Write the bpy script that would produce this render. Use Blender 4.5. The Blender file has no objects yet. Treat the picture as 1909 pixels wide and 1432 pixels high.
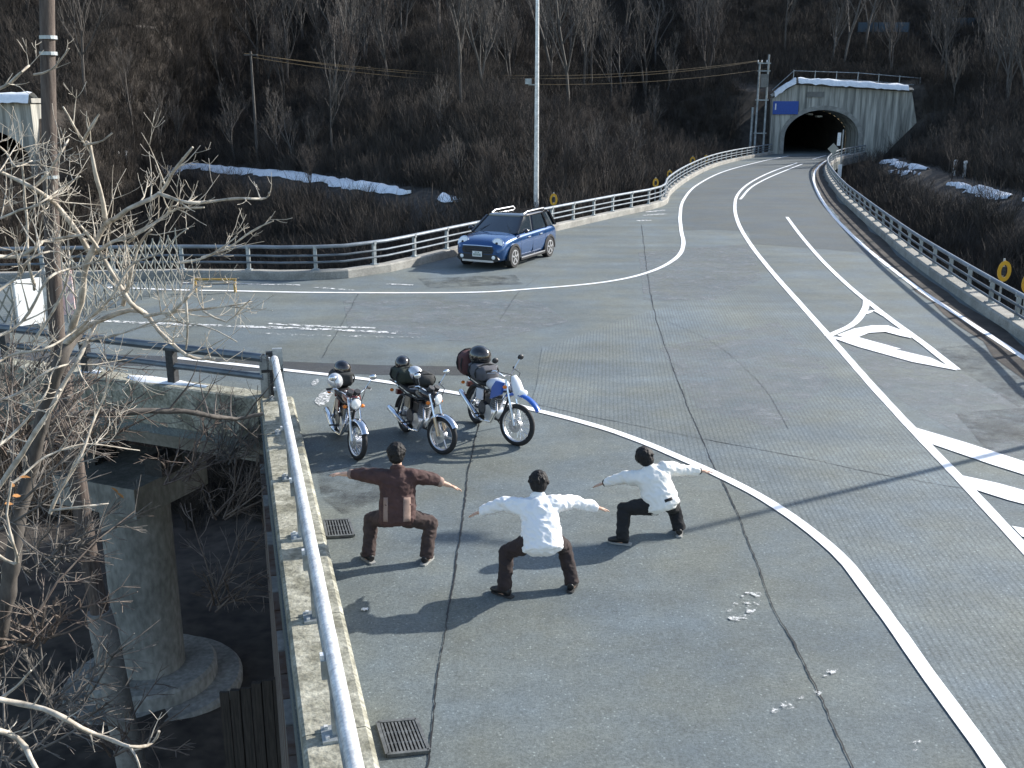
import bpy, bmesh, math, random
import numpy as np
from mathutils import Vector, Matrix, noise
from mathutils.geometry import tessellate_polygon
R = math.radians
random.seed(7)
scene = bpy.context.scene
C = scene.collection
# ------------------------------------------------------------------ camera
FPX, CX, CY, CAMH, YH = 1900.0, 954.5, 716.0, 5.1, 188.0
TH = math.atan2(CY - YH, FPX)
cam_data = bpy.data.cameras.new('camera')
cam_data.sensor_width = 36.0
cam_data.lens = FPX / 1909.0 * 36.0
cam_data.clip_end = 2000
cam = bpy.data.objects.new('camera', cam_data)
C.objects.link(cam)
cam.location = (0, 0, CAMH)
cam.rotation_euler = (R(90) - TH, 0, 0)
scene.camera = cam
# ------------------------------------------------------------------ light
SUN_AZ, SUN_EL = R(61), R(27)          # azimuth from +Y towards +X
world = bpy.data.worlds.new('World')
scene.world = world
world.use_nodes = True
wn = world.node_tree.nodes
sky = wn.new('ShaderNodeTexSky')
sky.sky_type = 'NISHITA'
sky.sun_disc = False
sky.sun_elevation = SUN_EL
sky.sun_rotation = SUN_AZ
world.node_tree.links.new(sky.outputs[0], wn['Background'].inputs[0])
wn['Background'].inputs[1].default_value = 0.135
sd = bpy.data.lights.new('sun', 'SUN')
sd.energy = 4.2
sd.angle = R(0.6)
sd.color = (1.0, 0.955, 0.89)
sun = bpy.data.objects.new('sun', sd)
C.objects.link(sun)
sdir = Vector((math.sin(SUN_AZ) * math.cos(SUN_EL), math.cos(SUN_AZ) * math.cos(SUN_EL), math.sin(SUN_EL)))
sun.rotation_euler = sdir.to_track_quat('Z', 'Y').to_euler()
sun.location = sdir * 80
vs = scene.view_settings
vs.view_transform = 'Standard'
vs.look = 'None'
vs.exposure = 0.95
vs.gamma = 1
# ------------------------------------------------------------------ pixel helpers
def ray(px, py):
    u, v = (px - CX) / FPX, (CY - py) / FPX
    return Vector((u, math.cos(TH) + v * math.sin(TH), -math.sin(TH) + v * math.cos(TH)))
def bp(px, py, z=0.0):
    d = ray(px, py); t = (z - CAMH) / d.z
    return Vector((d.x * t, d.y * t, z))
def at(px, py, Y):
    d = ray(px, py); t = Y / d.y
    return Vector((d.x * t, Y, CAMH + d.z * t))
def proj(p):
    x, y, z = p[0], p[1], p[2] - CAMH
    cz = y * math.cos(TH) - z * math.sin(TH)
    if cz < 0.1: return (-9999, -9999)
    return (CX + FPX * x / cz, CY - FPX * (y * math.sin(TH) + z * math.cos(TH)) / cz)
def smooth_path(pts, step):
    """Catmull-Rom through pts, resampled about every step metres"""
    pts = [Vector(p) for p in pts]
    P = [pts[0] * 2 - pts[1]] + pts + [pts[-1] * 2 - pts[-2]]
    out = []
    for i in range(1, len(P) - 2):
        n = max(1, int(math.ceil((P[i + 1] - P[i]).length / step)))
        for k in range(n):
            t = k / n
            a, b, c, d = P[i - 1], P[i], P[i + 1], P[i + 2]
            out.append(0.5 * ((2 * b) + (c - a) * t + (2 * a - 5 * b + 4 * c - d) * t * t + (3 * b - a - 3 * c + d) * t ** 3))
    out.append(pts[-1])
    return out
# ------------------------------------------------------------------ mesh builder
def perp(d):
    a = Vector((0, 0, 1)) if abs(d.z) < 0.9 else Vector((1, 0, 0))
    return d.cross(a).normalized()
class MB:
    def __init__(s): s.v = []; s.f = []
    def add(s, vs_, fs, M=None):
        o = len(s.v)
        for p in vs_:
            p = Vector(p)
            s.v.append(M @ p if M else p)
        s.f += [tuple(i + o for i in q) for q in fs]
        return s
    def box(s, c, d, rz=0.0, M=None):
        x, y, z = d[0] / 2, d[1] / 2, d[2] / 2
        m = Matrix.Translation(Vector(c)) @ Matrix.Rotation(rz, 4, 'Z')
        if M: m = M @ m
        v = [(-x, -y, -z), (x, -y, -z), (x, y, -z), (-x, y, -z), (-x, -y, z), (x, -y, z), (x, y, z), (-x, y, z)]
        return s.add(v, [(0, 3, 2, 1), (4, 5, 6, 7), (0, 1, 5, 4), (1, 2, 6, 5), (2, 3, 7, 6), (3, 0, 4, 7)], m)
    def bar(s, a, b, w, h, up=(0, 0, 1)):
        a, b = Vector(a), Vector(b); d = (b - a).normalized(); up = Vector(up)
        sd_ = d.cross(up)
        if sd_.length < 1e-4: sd_ = perp(d)
        sd_.normalize(); u = sd_.cross(d)
        v = []
        for p in (a, b):
            for i, j in ((-1, -1), (1, -1), (1, 1), (-1, 1)):
                v.append(p + sd_ * (i * w / 2) + u * (j * h / 2))
        return s.add(v, [(0, 1, 2, 3), (7, 6, 5, 4), (0, 4, 5, 1), (1, 5, 6, 2), (2, 6, 7, 3), (3, 7, 4, 0)])
    def tube(s, pts, r, n=8, caps=True, ref=None, flat=1.0):
        pts = [Vector(p) for p in pts]; m = len(pts)
        rr = r if isinstance(r, (list, tuple)) else [r] * m
        o = len(s.v); u = None
        for i, p in enumerate(pts):
            d = (pts[min(i + 1, m - 1)] - pts[max(i - 1, 0)])
            if d.length < 1e-9: d = Vector((0, 0, 1))
            d.normalize()
            if ref is not None:
                u = Vector(ref) - d * d.dot(Vector(ref)); u.normalize()
            elif u is None: u = perp(d)
            else:
                u = u - d * d.dot(u)
                u = u.normalized() if u.length > 1e-6 else perp(d)
            w = d.cross(u)
            q = rr[i]
            ra, rb = q if isinstance(q, (list, tuple)) else (q, q * flat)
            for k in range(n):
                a = 2 * math.pi * k / n
                s.v.append(p + u * (math.cos(a) * ra) + w * (math.sin(a) * rb))
        for i in range(m - 1):
            for k in range(n):
                k2 = (k + 1) % n
                s.f.append((o + i * n + k, o + i * n + k2, o + (i + 1) * n + k2, o + (i + 1) * n + k))
        if caps:
            s.f.append(tuple(o + k for k in range(n - 1, -1, -1)))
            s.f.append(tuple(o + (m - 1) * n + k for k in range(n)))
        return s
    def lathe(s, prof, n=24, M=None, closed=False):
        o = len(s.v)
        for r_, z_ in prof:
            for k in range(n):
                a = 2 * math.pi * k / n
                p = Vector((r_ * math.cos(a), r_ * math.sin(a), z_))
                s.v.append(M @ p if M else p)
        m = len(prof)
        for i in range(m if closed else m - 1):
            j = (i + 1) % m
            for k in range(n):
                k2 = (k + 1) % n
                s.f.append((o + i * n + k, o + i * n + k2, o + j * n + k2, o + j * n + k))
        if not closed:
            if prof[0][0] > 1e-5: s.f.append(tuple(o + k for k in range(n - 1, -1, -1)))
            if prof[-1][0] > 1e-5: s.f.append(tuple(o + (m - 1) * n + k for k in range(n)))
        return s
    def ball(s, c, r, n=12, M=None):
        r = r if isinstance(r, (list, tuple)) else (r, r, r)
        k = max(4, n // 2)
        prof = [(math.sin(math.pi * i / k), -math.cos(math.pi * i / k)) for i in range(k + 1)]
        prof[0] = (1e-4, -1); prof[-1] = (1e-4, 1)
        m = Matrix.Translation(Vector(c)) @ (M if M else Matrix()) @ Matrix.Diagonal((r[0], r[1], r[2], 1))
        return s.lathe(prof, n, m)
    def prism(s, poly, z0, z1, M=None):
        n = len(poly); o = len(s.v)
        for z in (z0, z1):
            for p in poly:
                q = Vector((p[0], p[1], z)); s.v.append(M @ q if M else q)
        for t in tessellate_polygon([[Vector((p[0], p[1], 0)) for p in poly]]):
            a, b, c = t
            A, B, D = (Vector(poly[i][:2]) for i in (a, b, c))
            if (B - A).cross(D - A) < 0: b, c = c, b
            s.f.append((o + n + a, o + n + b, o + n + c)); s.f.append((o + c, o + b, o + a))
        area = sum(poly[i][0] * poly[(i + 1) % n][1] - poly[(i + 1) % n][0] * poly[i][1] for i in range(n))
        for i in range(n):
            j = (i + 1) % n
            s.f.append((o + i, o + j, o + n + j, o + n + i) if area > 0 else (o + j, o + i, o + n + i, o + n + j))
        return s
    def sheet(s, poly, z):
        n = len(poly); o = len(s.v)
        for p in poly: s.v.append(Vector((p[0], p[1], z)))
        for a, b, c in tessellate_polygon([[Vector((p[0], p[1], 0)) for p in poly]]):
            A, B, D = (Vector(poly[i][:2]) for i in (a, b, c))
            if (B - A).cross(D - A) < 0: b, c = c, b
            s.f.append((o + a, o + b, o + c))
        return s
    def ribbon(s, pts, w, z, wob=0.0):
        pts = [Vector((p[0], p[1], 0)) for p in pts]; m = len(pts); o = len(s.v)
        for i, p in enumerate(pts):
            d = pts[min(i + 1, m - 1)] - pts[max(i - 1, 0)]; d.normalize()
            nrm = Vector((-d.y, d.x, 0))
            ww = (w[i] if isinstance(w, (list, tuple)) else w) / 2
            a = ww + random.uniform(-wob, wob); b = ww + random.uniform(-wob, wob)
            s.v.append(p + nrm * a + Vector((0, 0, z))); s.v.append(p - nrm * b + Vector((0, 0, z)))
        for i in range(m - 1):
            s.f.append((o + 2 * i, o + 2 * i + 1, o + 2 * i + 3, o + 2 * i + 2))
        return s
    def mesh(s, name, mat, smooth=False, angle=35):
        me = bpy.data.meshes.new(name)
        me.from_pydata([tuple(p) for p in s.v], [], s.f)
        if mat: me.materials.append(mat)
        if smooth:
            me.polygons.foreach_set('use_smooth', [True] * len(me.polygons))
            me.update()
            me.set_sharp_from_angle(angle=R(angle))
        me.update()
        return me
    def build(s, name, mat, parent=None, world=False, smooth=False, angle=35, loc=None):
        if world and parent is not None:
            b = Vector(parent.location)
            s.v = [p - b for p in s.v]
        me = s.mesh(name, mat, smooth, angle)
        o = bpy.data.objects.new(name, me); C.objects.link(o)
        if parent is not None: o.parent = parent
        if loc is not None: o.location = loc
        return o
def tag(o, label=None, cat=None, group=None, kind=None):
    if label: o['label'] = label
    if cat: o['category'] = cat
    if group: o['group'] = group
    if kind: o['kind'] = kind
    return o
def thing(name, label, cat, loc=(0, 0, 0), rot=(0, 0, 0), group=None):
    o = bpy.data.objects.new(name, None); C.objects.link(o)
    o.location = loc; o.rotation_euler = rot; o.empty_display_size = 0.2
    return tag(o, label, cat, group)
def inst(name, me, parent=None, loc=(0, 0, 0), rot=(0, 0, 0), scale=None):
    o = bpy.data.objects.new(name, me); C.objects.link(o)
    if parent is not None: o.parent = parent
    o.location = loc; o.rotation_euler = rot
    if scale: o.scale = scale
    return o
# ------------------------------------------------------------------ materials
def mat(name, col, rough=0.6, metal=0.0, spec=0.5, var=0.0, vscale=6.0, col2=None, bump=0.0, bscale=60.0, coat=0.0,
        fine=0.0, fscale=120.0, detail=4.0, stretch=None, coords='Object'):
    m = bpy.data.materials.new(name); m.use_nodes = True
    nt = m.node_tree; n = nt.nodes; l = nt.links
    b = n['Principled BSDF']
    b.inputs['Roughness'].default_value = rough
    b.inputs['Metallic'].default_value = metal
    b.inputs['Specular IOR Level'].default_value = spec
    b.inputs['Coat Weight'].default_value = coat
    c = (*col, 1)
    b.inputs['Base Color'].default_value = c
    m.diffuse_color = c
    if var or col2 or bump or fine:
        tc = n.new('ShaderNodeTexCoord'); src = tc.outputs[coords]
        if stretch:
            mp = n.new('ShaderNodeMapping'); mp.inputs['Scale'].default_value = stretch
            l.new(src, mp.inputs[0]); src = mp.outputs[0]
        out = None
        if var or col2:
            t = n.new('ShaderNodeTexNoise'); t.inputs['Scale'].default_value = vscale; t.inputs['Detail'].default_value = detail
            t.inputs['Roughness'].default_value = 0.62
            l.new(src, t.inputs['Vector'])
            rp = n.new('ShaderNodeValToRGB')
            rp.color_ramp.elements[0].position = 0.35; rp.color_ramp.elements[1].position = 0.68
            if col2:
                rp.color_ramp.elements[0].color = c; rp.color_ramp.elements[1].color = (*col2, 1)
            else:
                rp.color_ramp.elements[0].color = tuple(x * (1 - var) for x in col) + (1,)
                rp.color_ramp.elements[1].color = tuple(min(1, x * (1 + var)) for x in col) + (1,)
            l.new(t.outputs['Fac'], rp.inputs[0]); out = rp.outputs[0]
        if fine:
            t2 = n.new('ShaderNodeTexNoise'); t2.inputs['Scale'].default_value = fscale; t2.inputs['Detail'].default_value = 2
            l.new(src, t2.inputs['Vector'])
            r2 = n.new('ShaderNodeMapRange'); r2.inputs[1].default_value = 0.3; r2.inputs[2].default_value = 0.7
            r2.inputs[3].default_value = 1 - fine; r2.inputs[4].default_value = 1 + fine
            l.new(t2.outputs['Fac'], r2.inputs[0])
            mx = n.new('ShaderNodeMixRGB'); mx.blend_type = 'MULTIPLY'; mx.inputs[0].default_value = 1
            if out: l.new(out, mx.inputs[1])
            else: mx.inputs[1].default_value = c
            l.new(r2.outputs[0], mx.inputs[2]); out = mx.outputs[0]
        if out: l.new(out, b.inputs['Base Color'])
        if bump:
            t3 = n.new('ShaderNodeTexNoise'); t3.inputs['Scale'].default_value = bscale; t3.inputs['Detail'].default_value = 5
            l.new(src, t3.inputs['Vector'])
            bm_ = n.new('ShaderNodeBump'); bm_.inputs['Strength'].default_value = bump; bm_.inputs['Distance'].default_value = 0.02
            l.new(t3.outputs['Fac'], bm_.inputs['Height']); l.new(bm_.outputs[0], b.inputs['Normal'])
    return m
def asphalt(name, base, grooves=None, patch=0.16):
    m = bpy.data.materials.new(name); m.use_nodes = True
    nt = m.node_tree; n = nt.nodes; l = nt.links; b = n['Principled BSDF']
    b.inputs['Roughness'].default_value = 0.82; b.inputs['Specular IOR Level'].default_value = 0.35
    tc = n.new('ShaderNodeTexCoord'); src = tc.outputs['Object']
    def nz(scale, det, rough=0.6, st=None):
        t = n.new('ShaderNodeTexNoise'); t.inputs['Scale'].default_value = scale; t.inputs['Detail'].default_value = det
        t.inputs['Roughness'].default_value = rough
        if st:
            mp = n.new('ShaderNodeMapping'); mp.inputs['Scale'].default_value = st; mp.inputs['Rotation'].default_value = (0, 0, R(-35))
            l.new(src, mp.inputs[0]); l.new(mp.outputs[0], t.inputs['Vector'])
        else: l.new(src, t.inputs['Vector'])
        return t.outputs['Fac']
    def mr(f, a, b_, c, d):
        r_ = n.new('ShaderNodeMapRange')
        for i, x in enumerate((a, b_, c, d)): r_.inputs[i + 1].default_value = x
        l.new(f, r_.inputs[0]); return r_.outputs[0]
    def mul(x, y):
        k = n.new('ShaderNodeMath'); k.operation = 'MULTIPLY'; l.new(x, k.inputs[0]); l.new(y, k.inputs[1]); return k.outputs[0]
    big = mr(nz(0.22, 3), 0.3, 0.7, 1 - patch, 1 + patch)
    mid = mr(nz(1.3, 5, 0.7), 0.3, 0.7, 1 - patch * 0.7, 1 + patch * 0.7)
    wear = mr(nz(0.5, 3, 0.5, (0.35, 2.2, 1)), 0.35, 0.7, 1 - patch * 0.5, 1 + patch * 0.7)
    grain = mul(mr(nz(30, 4, 0.85), 0.32, 0.68, 0.62, 1.38), mr(nz(7, 4, 0.8), 0.3, 0.7, 0.86, 1.14))
    k = mul(mul(big, mid), mul(grain, wear))
    sp = n.new('ShaderNodeTexVoronoi'); sp.inputs['Scale'].default_value = 16; l.new(src, sp.inputs['Vector'])
    spk = mr(sp.outputs['Distance'], 0.06, 0.2, 1.75, 0.97)
    k = mul(k, spk)
    tint = n.new('ShaderNodeMixRGB'); l.new(mr(nz(0.6, 4), 0.35, 0.65, 0, 1), tint.inputs[0])
    tint.inputs[1].default_value = (base[0] * 1.04, base[1] * 1.0, base[2] * 0.9, 1); tint.inputs[2].default_value = (base[0] * 0.93, base[1], base[2] * 1.08, 1)
    mx = n.new('ShaderNodeMixRGB'); mx.blend_type = 'MULTIPLY'; mx.inputs[0].default_value = 1
    l.new(tint.outputs[0], mx.inputs[1]); l.new(k, mx.inputs[2])
    col = mx.outputs[0]
    hgt = nz(55, 4, 0.8)
    if grooves is not None:
        mp = n.new('ShaderNodeMapping'); mp.inputs['Rotation'].default_value = (0, 0, grooves); l.new(src, mp.inputs[0])
        wv = n.new('ShaderNodeTexWave'); wv.inputs['Scale'].default_value = 4.4; wv.inputs['Distortion'].default_value = 0.25
        wv.inputs['Detail'].default_value = 1; l.new(mp.outputs[0], wv.inputs['Vector'])
        g = mr(wv.outputs['Fac'], 0.0, 0.5, 0.80, 1.04)
        m2 = n.new('ShaderNodeMixRGB'); m2.blend_type = 'MULTIPLY'; m2.inputs[0].default_value = 1
        l.new(col, m2.inputs[1]); l.new(g, m2.inputs[2]); col = m2.outputs[0]
    l.new(col, b.inputs['Base Color'])
    bm_ = n.new('ShaderNodeBump'); bm_.inputs['Strength'].default_value = 0.5; bm_.inputs['Distance'].default_value = 0.01
    l.new(hgt, bm_.inputs['Height']); l.new(bm_.outputs[0], b.inputs['Normal'])
    return m
def worn_paint(name, col, lo, hi, scale=9.0, alpha=True):
    """paint that has flaked off: the holes are transparent so that the asphalt below shows"""
    m = mat(name, col, 0.6, var=0.12, vscale=5)
    nt = m.node_tree; n = nt.nodes; l = nt.links; b = n['Principled BSDF']
    tc = n.new('ShaderNodeTexCoord'); t = n.new('ShaderNodeTexNoise'); t.inputs['Scale'].default_value = scale
    t.inputs['Detail'].default_value = 8; t.inputs['Roughness'].default_value = 0.75
    l.new(tc.outputs['Object'], t.inputs['Vector'])
    r_ = n.new('ShaderNodeMapRange'); r_.inputs[1].default_value = lo; r_.inputs[2].default_value = hi
    l.new(t.outputs['Fac'], r_.inputs[0]); l.new(r_.outputs[0], b.inputs['Alpha'])
    return m
M = {}
_a, _b = bp(1540, 625), bp(1909, 1023)
GROOVE = -(math.atan2(_b.y - _a.y, _b.x - _a.x) + R(90))
M['asphalt'] = asphalt('asphalt_plaza', (0.132, 0.151, 0.151))
M['asphalt_groove'] = asphalt('asphalt_grooved', (0.144, 0.165, 0.167), grooves=GROOVE)
M['asphalt_road'] = asphalt('asphalt_dark', (0.094, 0.107, 0.110), patch=0.10)
M['asphalt_strip'] = asphalt('asphalt_strip', (0.058, 0.062, 0.066), patch=0.10)
M['asphalt_light'] = worn_paint('asphalt_bleached', (0.25, 0.265, 0.27), 0.42, 0.75, 2.0)
M['dark_blotch'] = worn_paint('dark_patch', (0.035, 0.035, 0.035), 0.42, 0.85, 1.6)
M['paint'] = worn_paint('road_paint', (0.86, 0.86, 0.85), 0.24, 0.34, 14)
M['paint_worn'] = worn_paint('road_paint_worn', (0.72, 0.72, 0.70), 0.47, 0.53, 6)
M['paint_faint'] = worn_paint('road_paint_faint', (0.62, 0.62, 0.60), 0.53, 0.60, 7)
M['paint_fleck'] = worn_paint('road_paint_fleck', (0.66, 0.66, 0.64), 0.46, 0.54, 20)
M['crack'] = worn_paint('crack_tar', (0.012, 0.012, 0.012), 0.28, 0.42, 9)
M['concrete'] = mat('concrete', (0.30, 0.29, 0.26), 0.9, var=0.25, vscale=1.6, bump=0.3, fine=0.2, fscale=30)
M['concrete_old'] = mat('concrete_mossy', (0.16, 0.155, 0.115), 0.95, vscale=3.2, col2=(0.40, 0.39, 0.32), bump=0.6, bscale=25, fine=0.35, fscale=22)
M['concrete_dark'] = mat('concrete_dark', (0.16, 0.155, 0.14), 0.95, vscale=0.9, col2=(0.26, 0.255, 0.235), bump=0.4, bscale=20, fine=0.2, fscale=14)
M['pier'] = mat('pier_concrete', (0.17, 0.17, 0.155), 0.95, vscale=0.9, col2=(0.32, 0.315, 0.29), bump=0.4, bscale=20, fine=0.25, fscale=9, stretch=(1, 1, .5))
M['galv'] = mat('galvanised_steel', (0.70, 0.71, 0.70), 0.42, 0.3, var=0.22, vscale=7, fine=0.2, fscale=40)
M['galv_dull'] = mat('weathered_steel', (0.34, 0.37, 0.38), 0.5, 0.6, var=0.3, vscale=3, fine=0.15, fscale=20)
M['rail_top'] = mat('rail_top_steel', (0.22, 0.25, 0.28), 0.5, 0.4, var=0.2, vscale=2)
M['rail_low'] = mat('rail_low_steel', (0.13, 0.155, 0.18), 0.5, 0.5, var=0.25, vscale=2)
M['rust'] = mat('rusty_steel', (0.10, 0.055, 0.035), 0.8, 0.3, vscale=5, col2=(0.17, 0.14, 0.12))
M['wood'] = mat('creosoted_wood', (0.055, 0.040, 0.033), 0.85, vscale=5, col2=(0.15, 0.12, 0.10), stretch=(6, 6, 0.5), bump=0.3)
M['timber'] = mat('old_timber', (0.035, 0.029, 0.024), 0.9, vscale=4, col2=(0.08, 0.066, 0.054), stretch=(8, 8, .6))
M['snow'] = mat('snow', (0.68, 0.71, 0.74), 0.7, vscale=3, col2=(0.86, 0.88, 0.90), bump=0.5, bscale=8)
M['iron'] = mat('cast_iron', (0.05, 0.052, 0.055), 0.6, 0.5, var=0.3, vscale=20)
M['grate'] = mat('worn_grate_steel', (0.15, 0.155, 0.15), 0.6, 0.5, var=0.35, vscale=15)
M['dark_fill'] = mat('dark_gap_fill', (0.012, 0.012, 0.012), 1.0)
M['black_plastic'] = mat('black_plastic', (0.018, 0.018, 0.02), 0.45)
M['rubber'] = mat('tyre_rubber', (0.02, 0.02, 0.021), 0.8, var=0.3, vscale=25)
M['chrome'] = mat('chrome', (0.75, 0.76, 0.78), 0.16, 1.0)
M['alu'] = mat('brushed_aluminium', (0.62, 0.63, 0.65), 0.36, 0.9)
M['engine'] = mat('engine_metal', (0.11, 0.11, 0.115), 0.5, 0.8, var=0.3, vscale=18)
M['white_pl'] = mat('white_plastic', (0.74, 0.75, 0.78), 0.35)
M['blue_pl'] = mat('blue_plastic', (0.03, 0.11, 0.42), 0.3, coat=0.4)
M['red_paint'] = mat('maroon_tank_paint', (0.13, 0.02, 0.015), 0.28, coat=0.6)
M['black_paint'] = mat('black_tank_paint', (0.015, 0.015, 0.017), 0.22, coat=0.6)
M['seat'] = mat('seat_vinyl', (0.016, 0.016, 0.018), 0.55, bump=0.1)
M['amber'] = mat('amber_lens', (0.75, 0.20, 0.02), 0.25)
M['lens'] = mat('clear_lens', (0.95, 0.95, 0.93), 0.2, coat=0.5)
M['gold'] = mat('fork_gold', (0.55, 0.42, 0.28), 0.35, 0.6)
M['bag_black'] = mat('black_cordura', (0.022, 0.024, 0.024), 0.8, bump=0.3, bscale=25)
M['bag_green'] = mat('dark_olive_cordura', (0.03, 0.038, 0.028), 0.85, bump=0.3, bscale=25)
M['bag_maroon'] = mat('maroon_cordura', (0.085, 0.035, 0.035), 0.8, bump=0.3, bscale=25)
M['cloth_grey'] = mat('grey_cloth', (0.10, 0.10, 0.11), 0.9, bump=0.3, bscale=20)
M['helmet_black'] = mat('black_helmet_shell', (0.012, 0.013, 0.015), 0.12, coat=0.8)
M['helmet_silver'] = mat('silver_helmet_shell', (0.58, 0.60, 0.62), 0.25, 0.4, coat=0.5)
M['visor'] = mat('dark_visor', (0.03, 0.022, 0.016), 0.06, coat=1.0)
M['car_blue'] = mat('car_blue_metallic', (0.014, 0.075, 0.22), 0.22, 0.45, coat=1.0)
M['car_black'] = mat('car_black_gloss', (0.012, 0.012, 0.014), 0.15, coat=0.8)
M['glass'] = mat('car_glass', (0.02, 0.03, 0.04), 0.06, 0.0, spec=0.8, coat=0.6)
M['plate'] = mat('number_plate', (0.8, 0.8, 0.78), 0.5)
M['plate_ink'] = mat('plate_ink', (0.04, 0.12, 0.07), 0.5)
M['jacket_brown'] = mat('brown_jacket', (0.062, 0.030, 0.026), 0.85, var=0.25, vscale=7, bump=0.25, bscale=40)
M['jacket_tan'] = mat('tan_jacket_panel', (0.26, 0.18, 0.145), 0.85, var=0.15, vscale=9)
M['trouser_brown'] = mat('brown_trousers', (0.050, 0.032, 0.028), 0.9, var=0.25, vscale=7)
M['trouser_dark'] = mat('dark_brown_trousers', (0.028, 0.018, 0.017), 0.9, var=0.25, vscale=7)
M['trouser_black'] = mat('black_trousers', (0.014, 0.014, 0.015), 0.9, var=0.25, vscale=7)
M['white_cloth'] = mat('white_shirt', (0.80, 0.80, 0.80), 0.9, bump=0.2, bscale=18)
M['cream_cloth'] = mat('cream_sweatshirt', (0.82, 0.80, 0.75), 0.9, bump=0.2, bscale=18)
M['skin'] = mat('skin', (0.56, 0.35, 0.25), 0.55, var=0.06, vscale=20)
M['hair'] = mat('black_hair', (0.009, 0.008, 0.008), 0.62, spec=.3, fine=0.5, fscale=70, stretch=(1, 1, 0.25), bump=0.6, bscale=60)
M['shoe'] = mat('black_shoe', (0.014, 0.013, 0.013), 0.5)
M['shoe_sole'] = mat('pale_sole', (0.32, 0.32, 0.30), 0.7)
M['shoe_sole_dark'] = mat('dark_sole', (0.03, 0.03, 0.03), 0.7)
M['orange'] = mat('yellow_reflector', (0.62, 0.33, 0.02), 0.45)
M['yellow'] = mat('yellow_paint', (0.42, 0.26, 0.06), 0.5, var=0.15)
M['sign_blue'] = mat('blue_sign', (0.02, 0.08, 0.36), 0.4, var=0.08)
M['sign_white'] = mat('white_sign', (0.82, 0.82, 0.80), 0.5, var=0.1)
M['sign_pink'] = mat('faded_red_sign', (0.75, 0.40, 0.38), 0.5, vscale=3, col2=(0.8, 0.75, 0.72))
M['sign_back'] = mat('sign_back', (0.42, 0.40, 0.34), 0.5, 0.4)
M['gate'] = mat('gate_bars', (0.24, 0.25, 0.23), 0.45, 0.5, var=0.2)
M['wire'] = mat('cable_sheath', (0.16, 0.115, 0.055), 0.5)
M['lamp_glass'] = mat('lamp_glass', (0.6, 0.6, 0.55), 0.3)
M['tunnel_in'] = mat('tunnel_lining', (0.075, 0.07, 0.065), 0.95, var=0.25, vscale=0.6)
M['fence_blue'] = mat('blue_grey_fence', (0.05, 0.08, 0.11), 0.7)
M['bark_pale'] = mat('pale_bark', (0.075, 0.067, 0.06), 0.9, vscale=4, col2=(0.14, 0.13, 0.117), stretch=(3, 3, 0.8))
M['bark_dark'] = mat('dark_bark', (0.04, 0.033, 0.029), 0.9, vscale=4, col2=(0.085, 0.07, 0.06), stretch=(3, 3, 0.8))
M['bark_mid'] = mat('grey_bark', (0.06, 0.053, 0.047), 0.9, vscale=4, col2=(0.125, 0.11, 0.095), stretch=(3, 3, 0.8))
M['bark_fore'] = mat('foreground_bark', (0.27, 0.232, 0.182), 0.85, vscale=9, col2=(0.62, 0.565, 0.475))
M['shrub_grey'] = mat('grey_shrub_bark', (0.07, 0.063, 0.056), 0.9, vscale=6, col2=(0.19, 0.172, 0.15))
M['twig_red'] = mat('reddish_twig', (0.085, 0.06, 0.048), 0.8, vscale=9, col2=(0.19, 0.155, 0.125))
M['brush'] = mat('dry_brush', (0.037, 0.030, 0.025), 0.95, vscale=0.35, col2=(0.083, 0.070, 0.057), coords='Object')
M['brush_b'] = mat('grey_brush', (0.045, 0.037, 0.031), 0.95, col2=(0.085, 0.07, 0.056), vscale=0.5)
M['leaf'] = mat('withered_leaf', (0.30, 0.14, 0.04), 0.8, var=0.3)
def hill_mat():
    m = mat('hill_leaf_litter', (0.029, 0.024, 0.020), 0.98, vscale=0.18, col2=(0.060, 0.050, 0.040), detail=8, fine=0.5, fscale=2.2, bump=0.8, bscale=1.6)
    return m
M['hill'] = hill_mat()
# ================================================================== STRUCTURE: deck, terrain
def pxy(l, z=0.0): return [bp(a, b, z) for a, b in l]
FAR_RAIL_PX = [(340, 521), (520, 523), (650, 519), (730, 507), (860, 475), (1030, 433), (1150, 405), (1238, 384), (1252, 362), (1285, 336), (1330, 313), (1380, 299), (1432, 288)]
RIGHT_RAIL_PX = [(1600, 290), (1562, 297), (1540, 310), (1537, 327), (1560, 365), (1600, 405), (1650, 450), (1700, 492), (1800, 565), (1909, 640), (2080, 765)]
far_rail = [Vector((-70, 33.5, 0)), Vector((-25, 29.4, 0))] + pxy(FAR_RAIL_PX)
right_rail = pxy(RIGHT_RAIL_PX) + [Vector((11.2, 8, 0)), Vector((11.5, -12, 0))]
yP = bp(1530, 287).y                       # plane of the tunnel portal
xcP = at(1530, 287, yP).x
far_rail[-1] = Vector((at(1440, 287, yP).x, yP - 0.4, 0))
right_rail[0] = Vector((at(1606, 287, yP).x, yP - 0.4, 0))
kin_a, kin_b = bp(545, 750, .3), bp(700, 1432, .3)
kou_a, kou_b = bp(489, 775, .3), bp(590, 1432, .3)
tP = (kin_a - kin_b); tP.z = 0; tP.normalize()
nP = Vector((tP.y, -tP.x, 0))              # towards the road
kmid = ((kin_a + kin_b) / 2 + (kou_a + kou_b) / 2) / 2; kmid.z = 0
def par(s, n=0.0, z=0.0):                  # point along the near parapet: s metres from kmid, n across, z up
    return kmid + tP * s + nP * n + Vector((0, 0, z))
KW = 0.54
sC = (bp(500, 742, .3) - kmid).dot(tP)     # corner
corner = par(sC, -KW / 2)
lp_b = bp(0, 678, .3); lp_a = Vector((corner.x, corner.y, 0))
tL = Vector((lp_b.x - lp_a.x, lp_b.y - lp_a.y, 0)).normalized()   # along the left bridge, away from the corner
nL = Vector((tL.y, -tL.x, 0))              # towards the road (+y)
if nL.y < 0: nL = -nL
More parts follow.
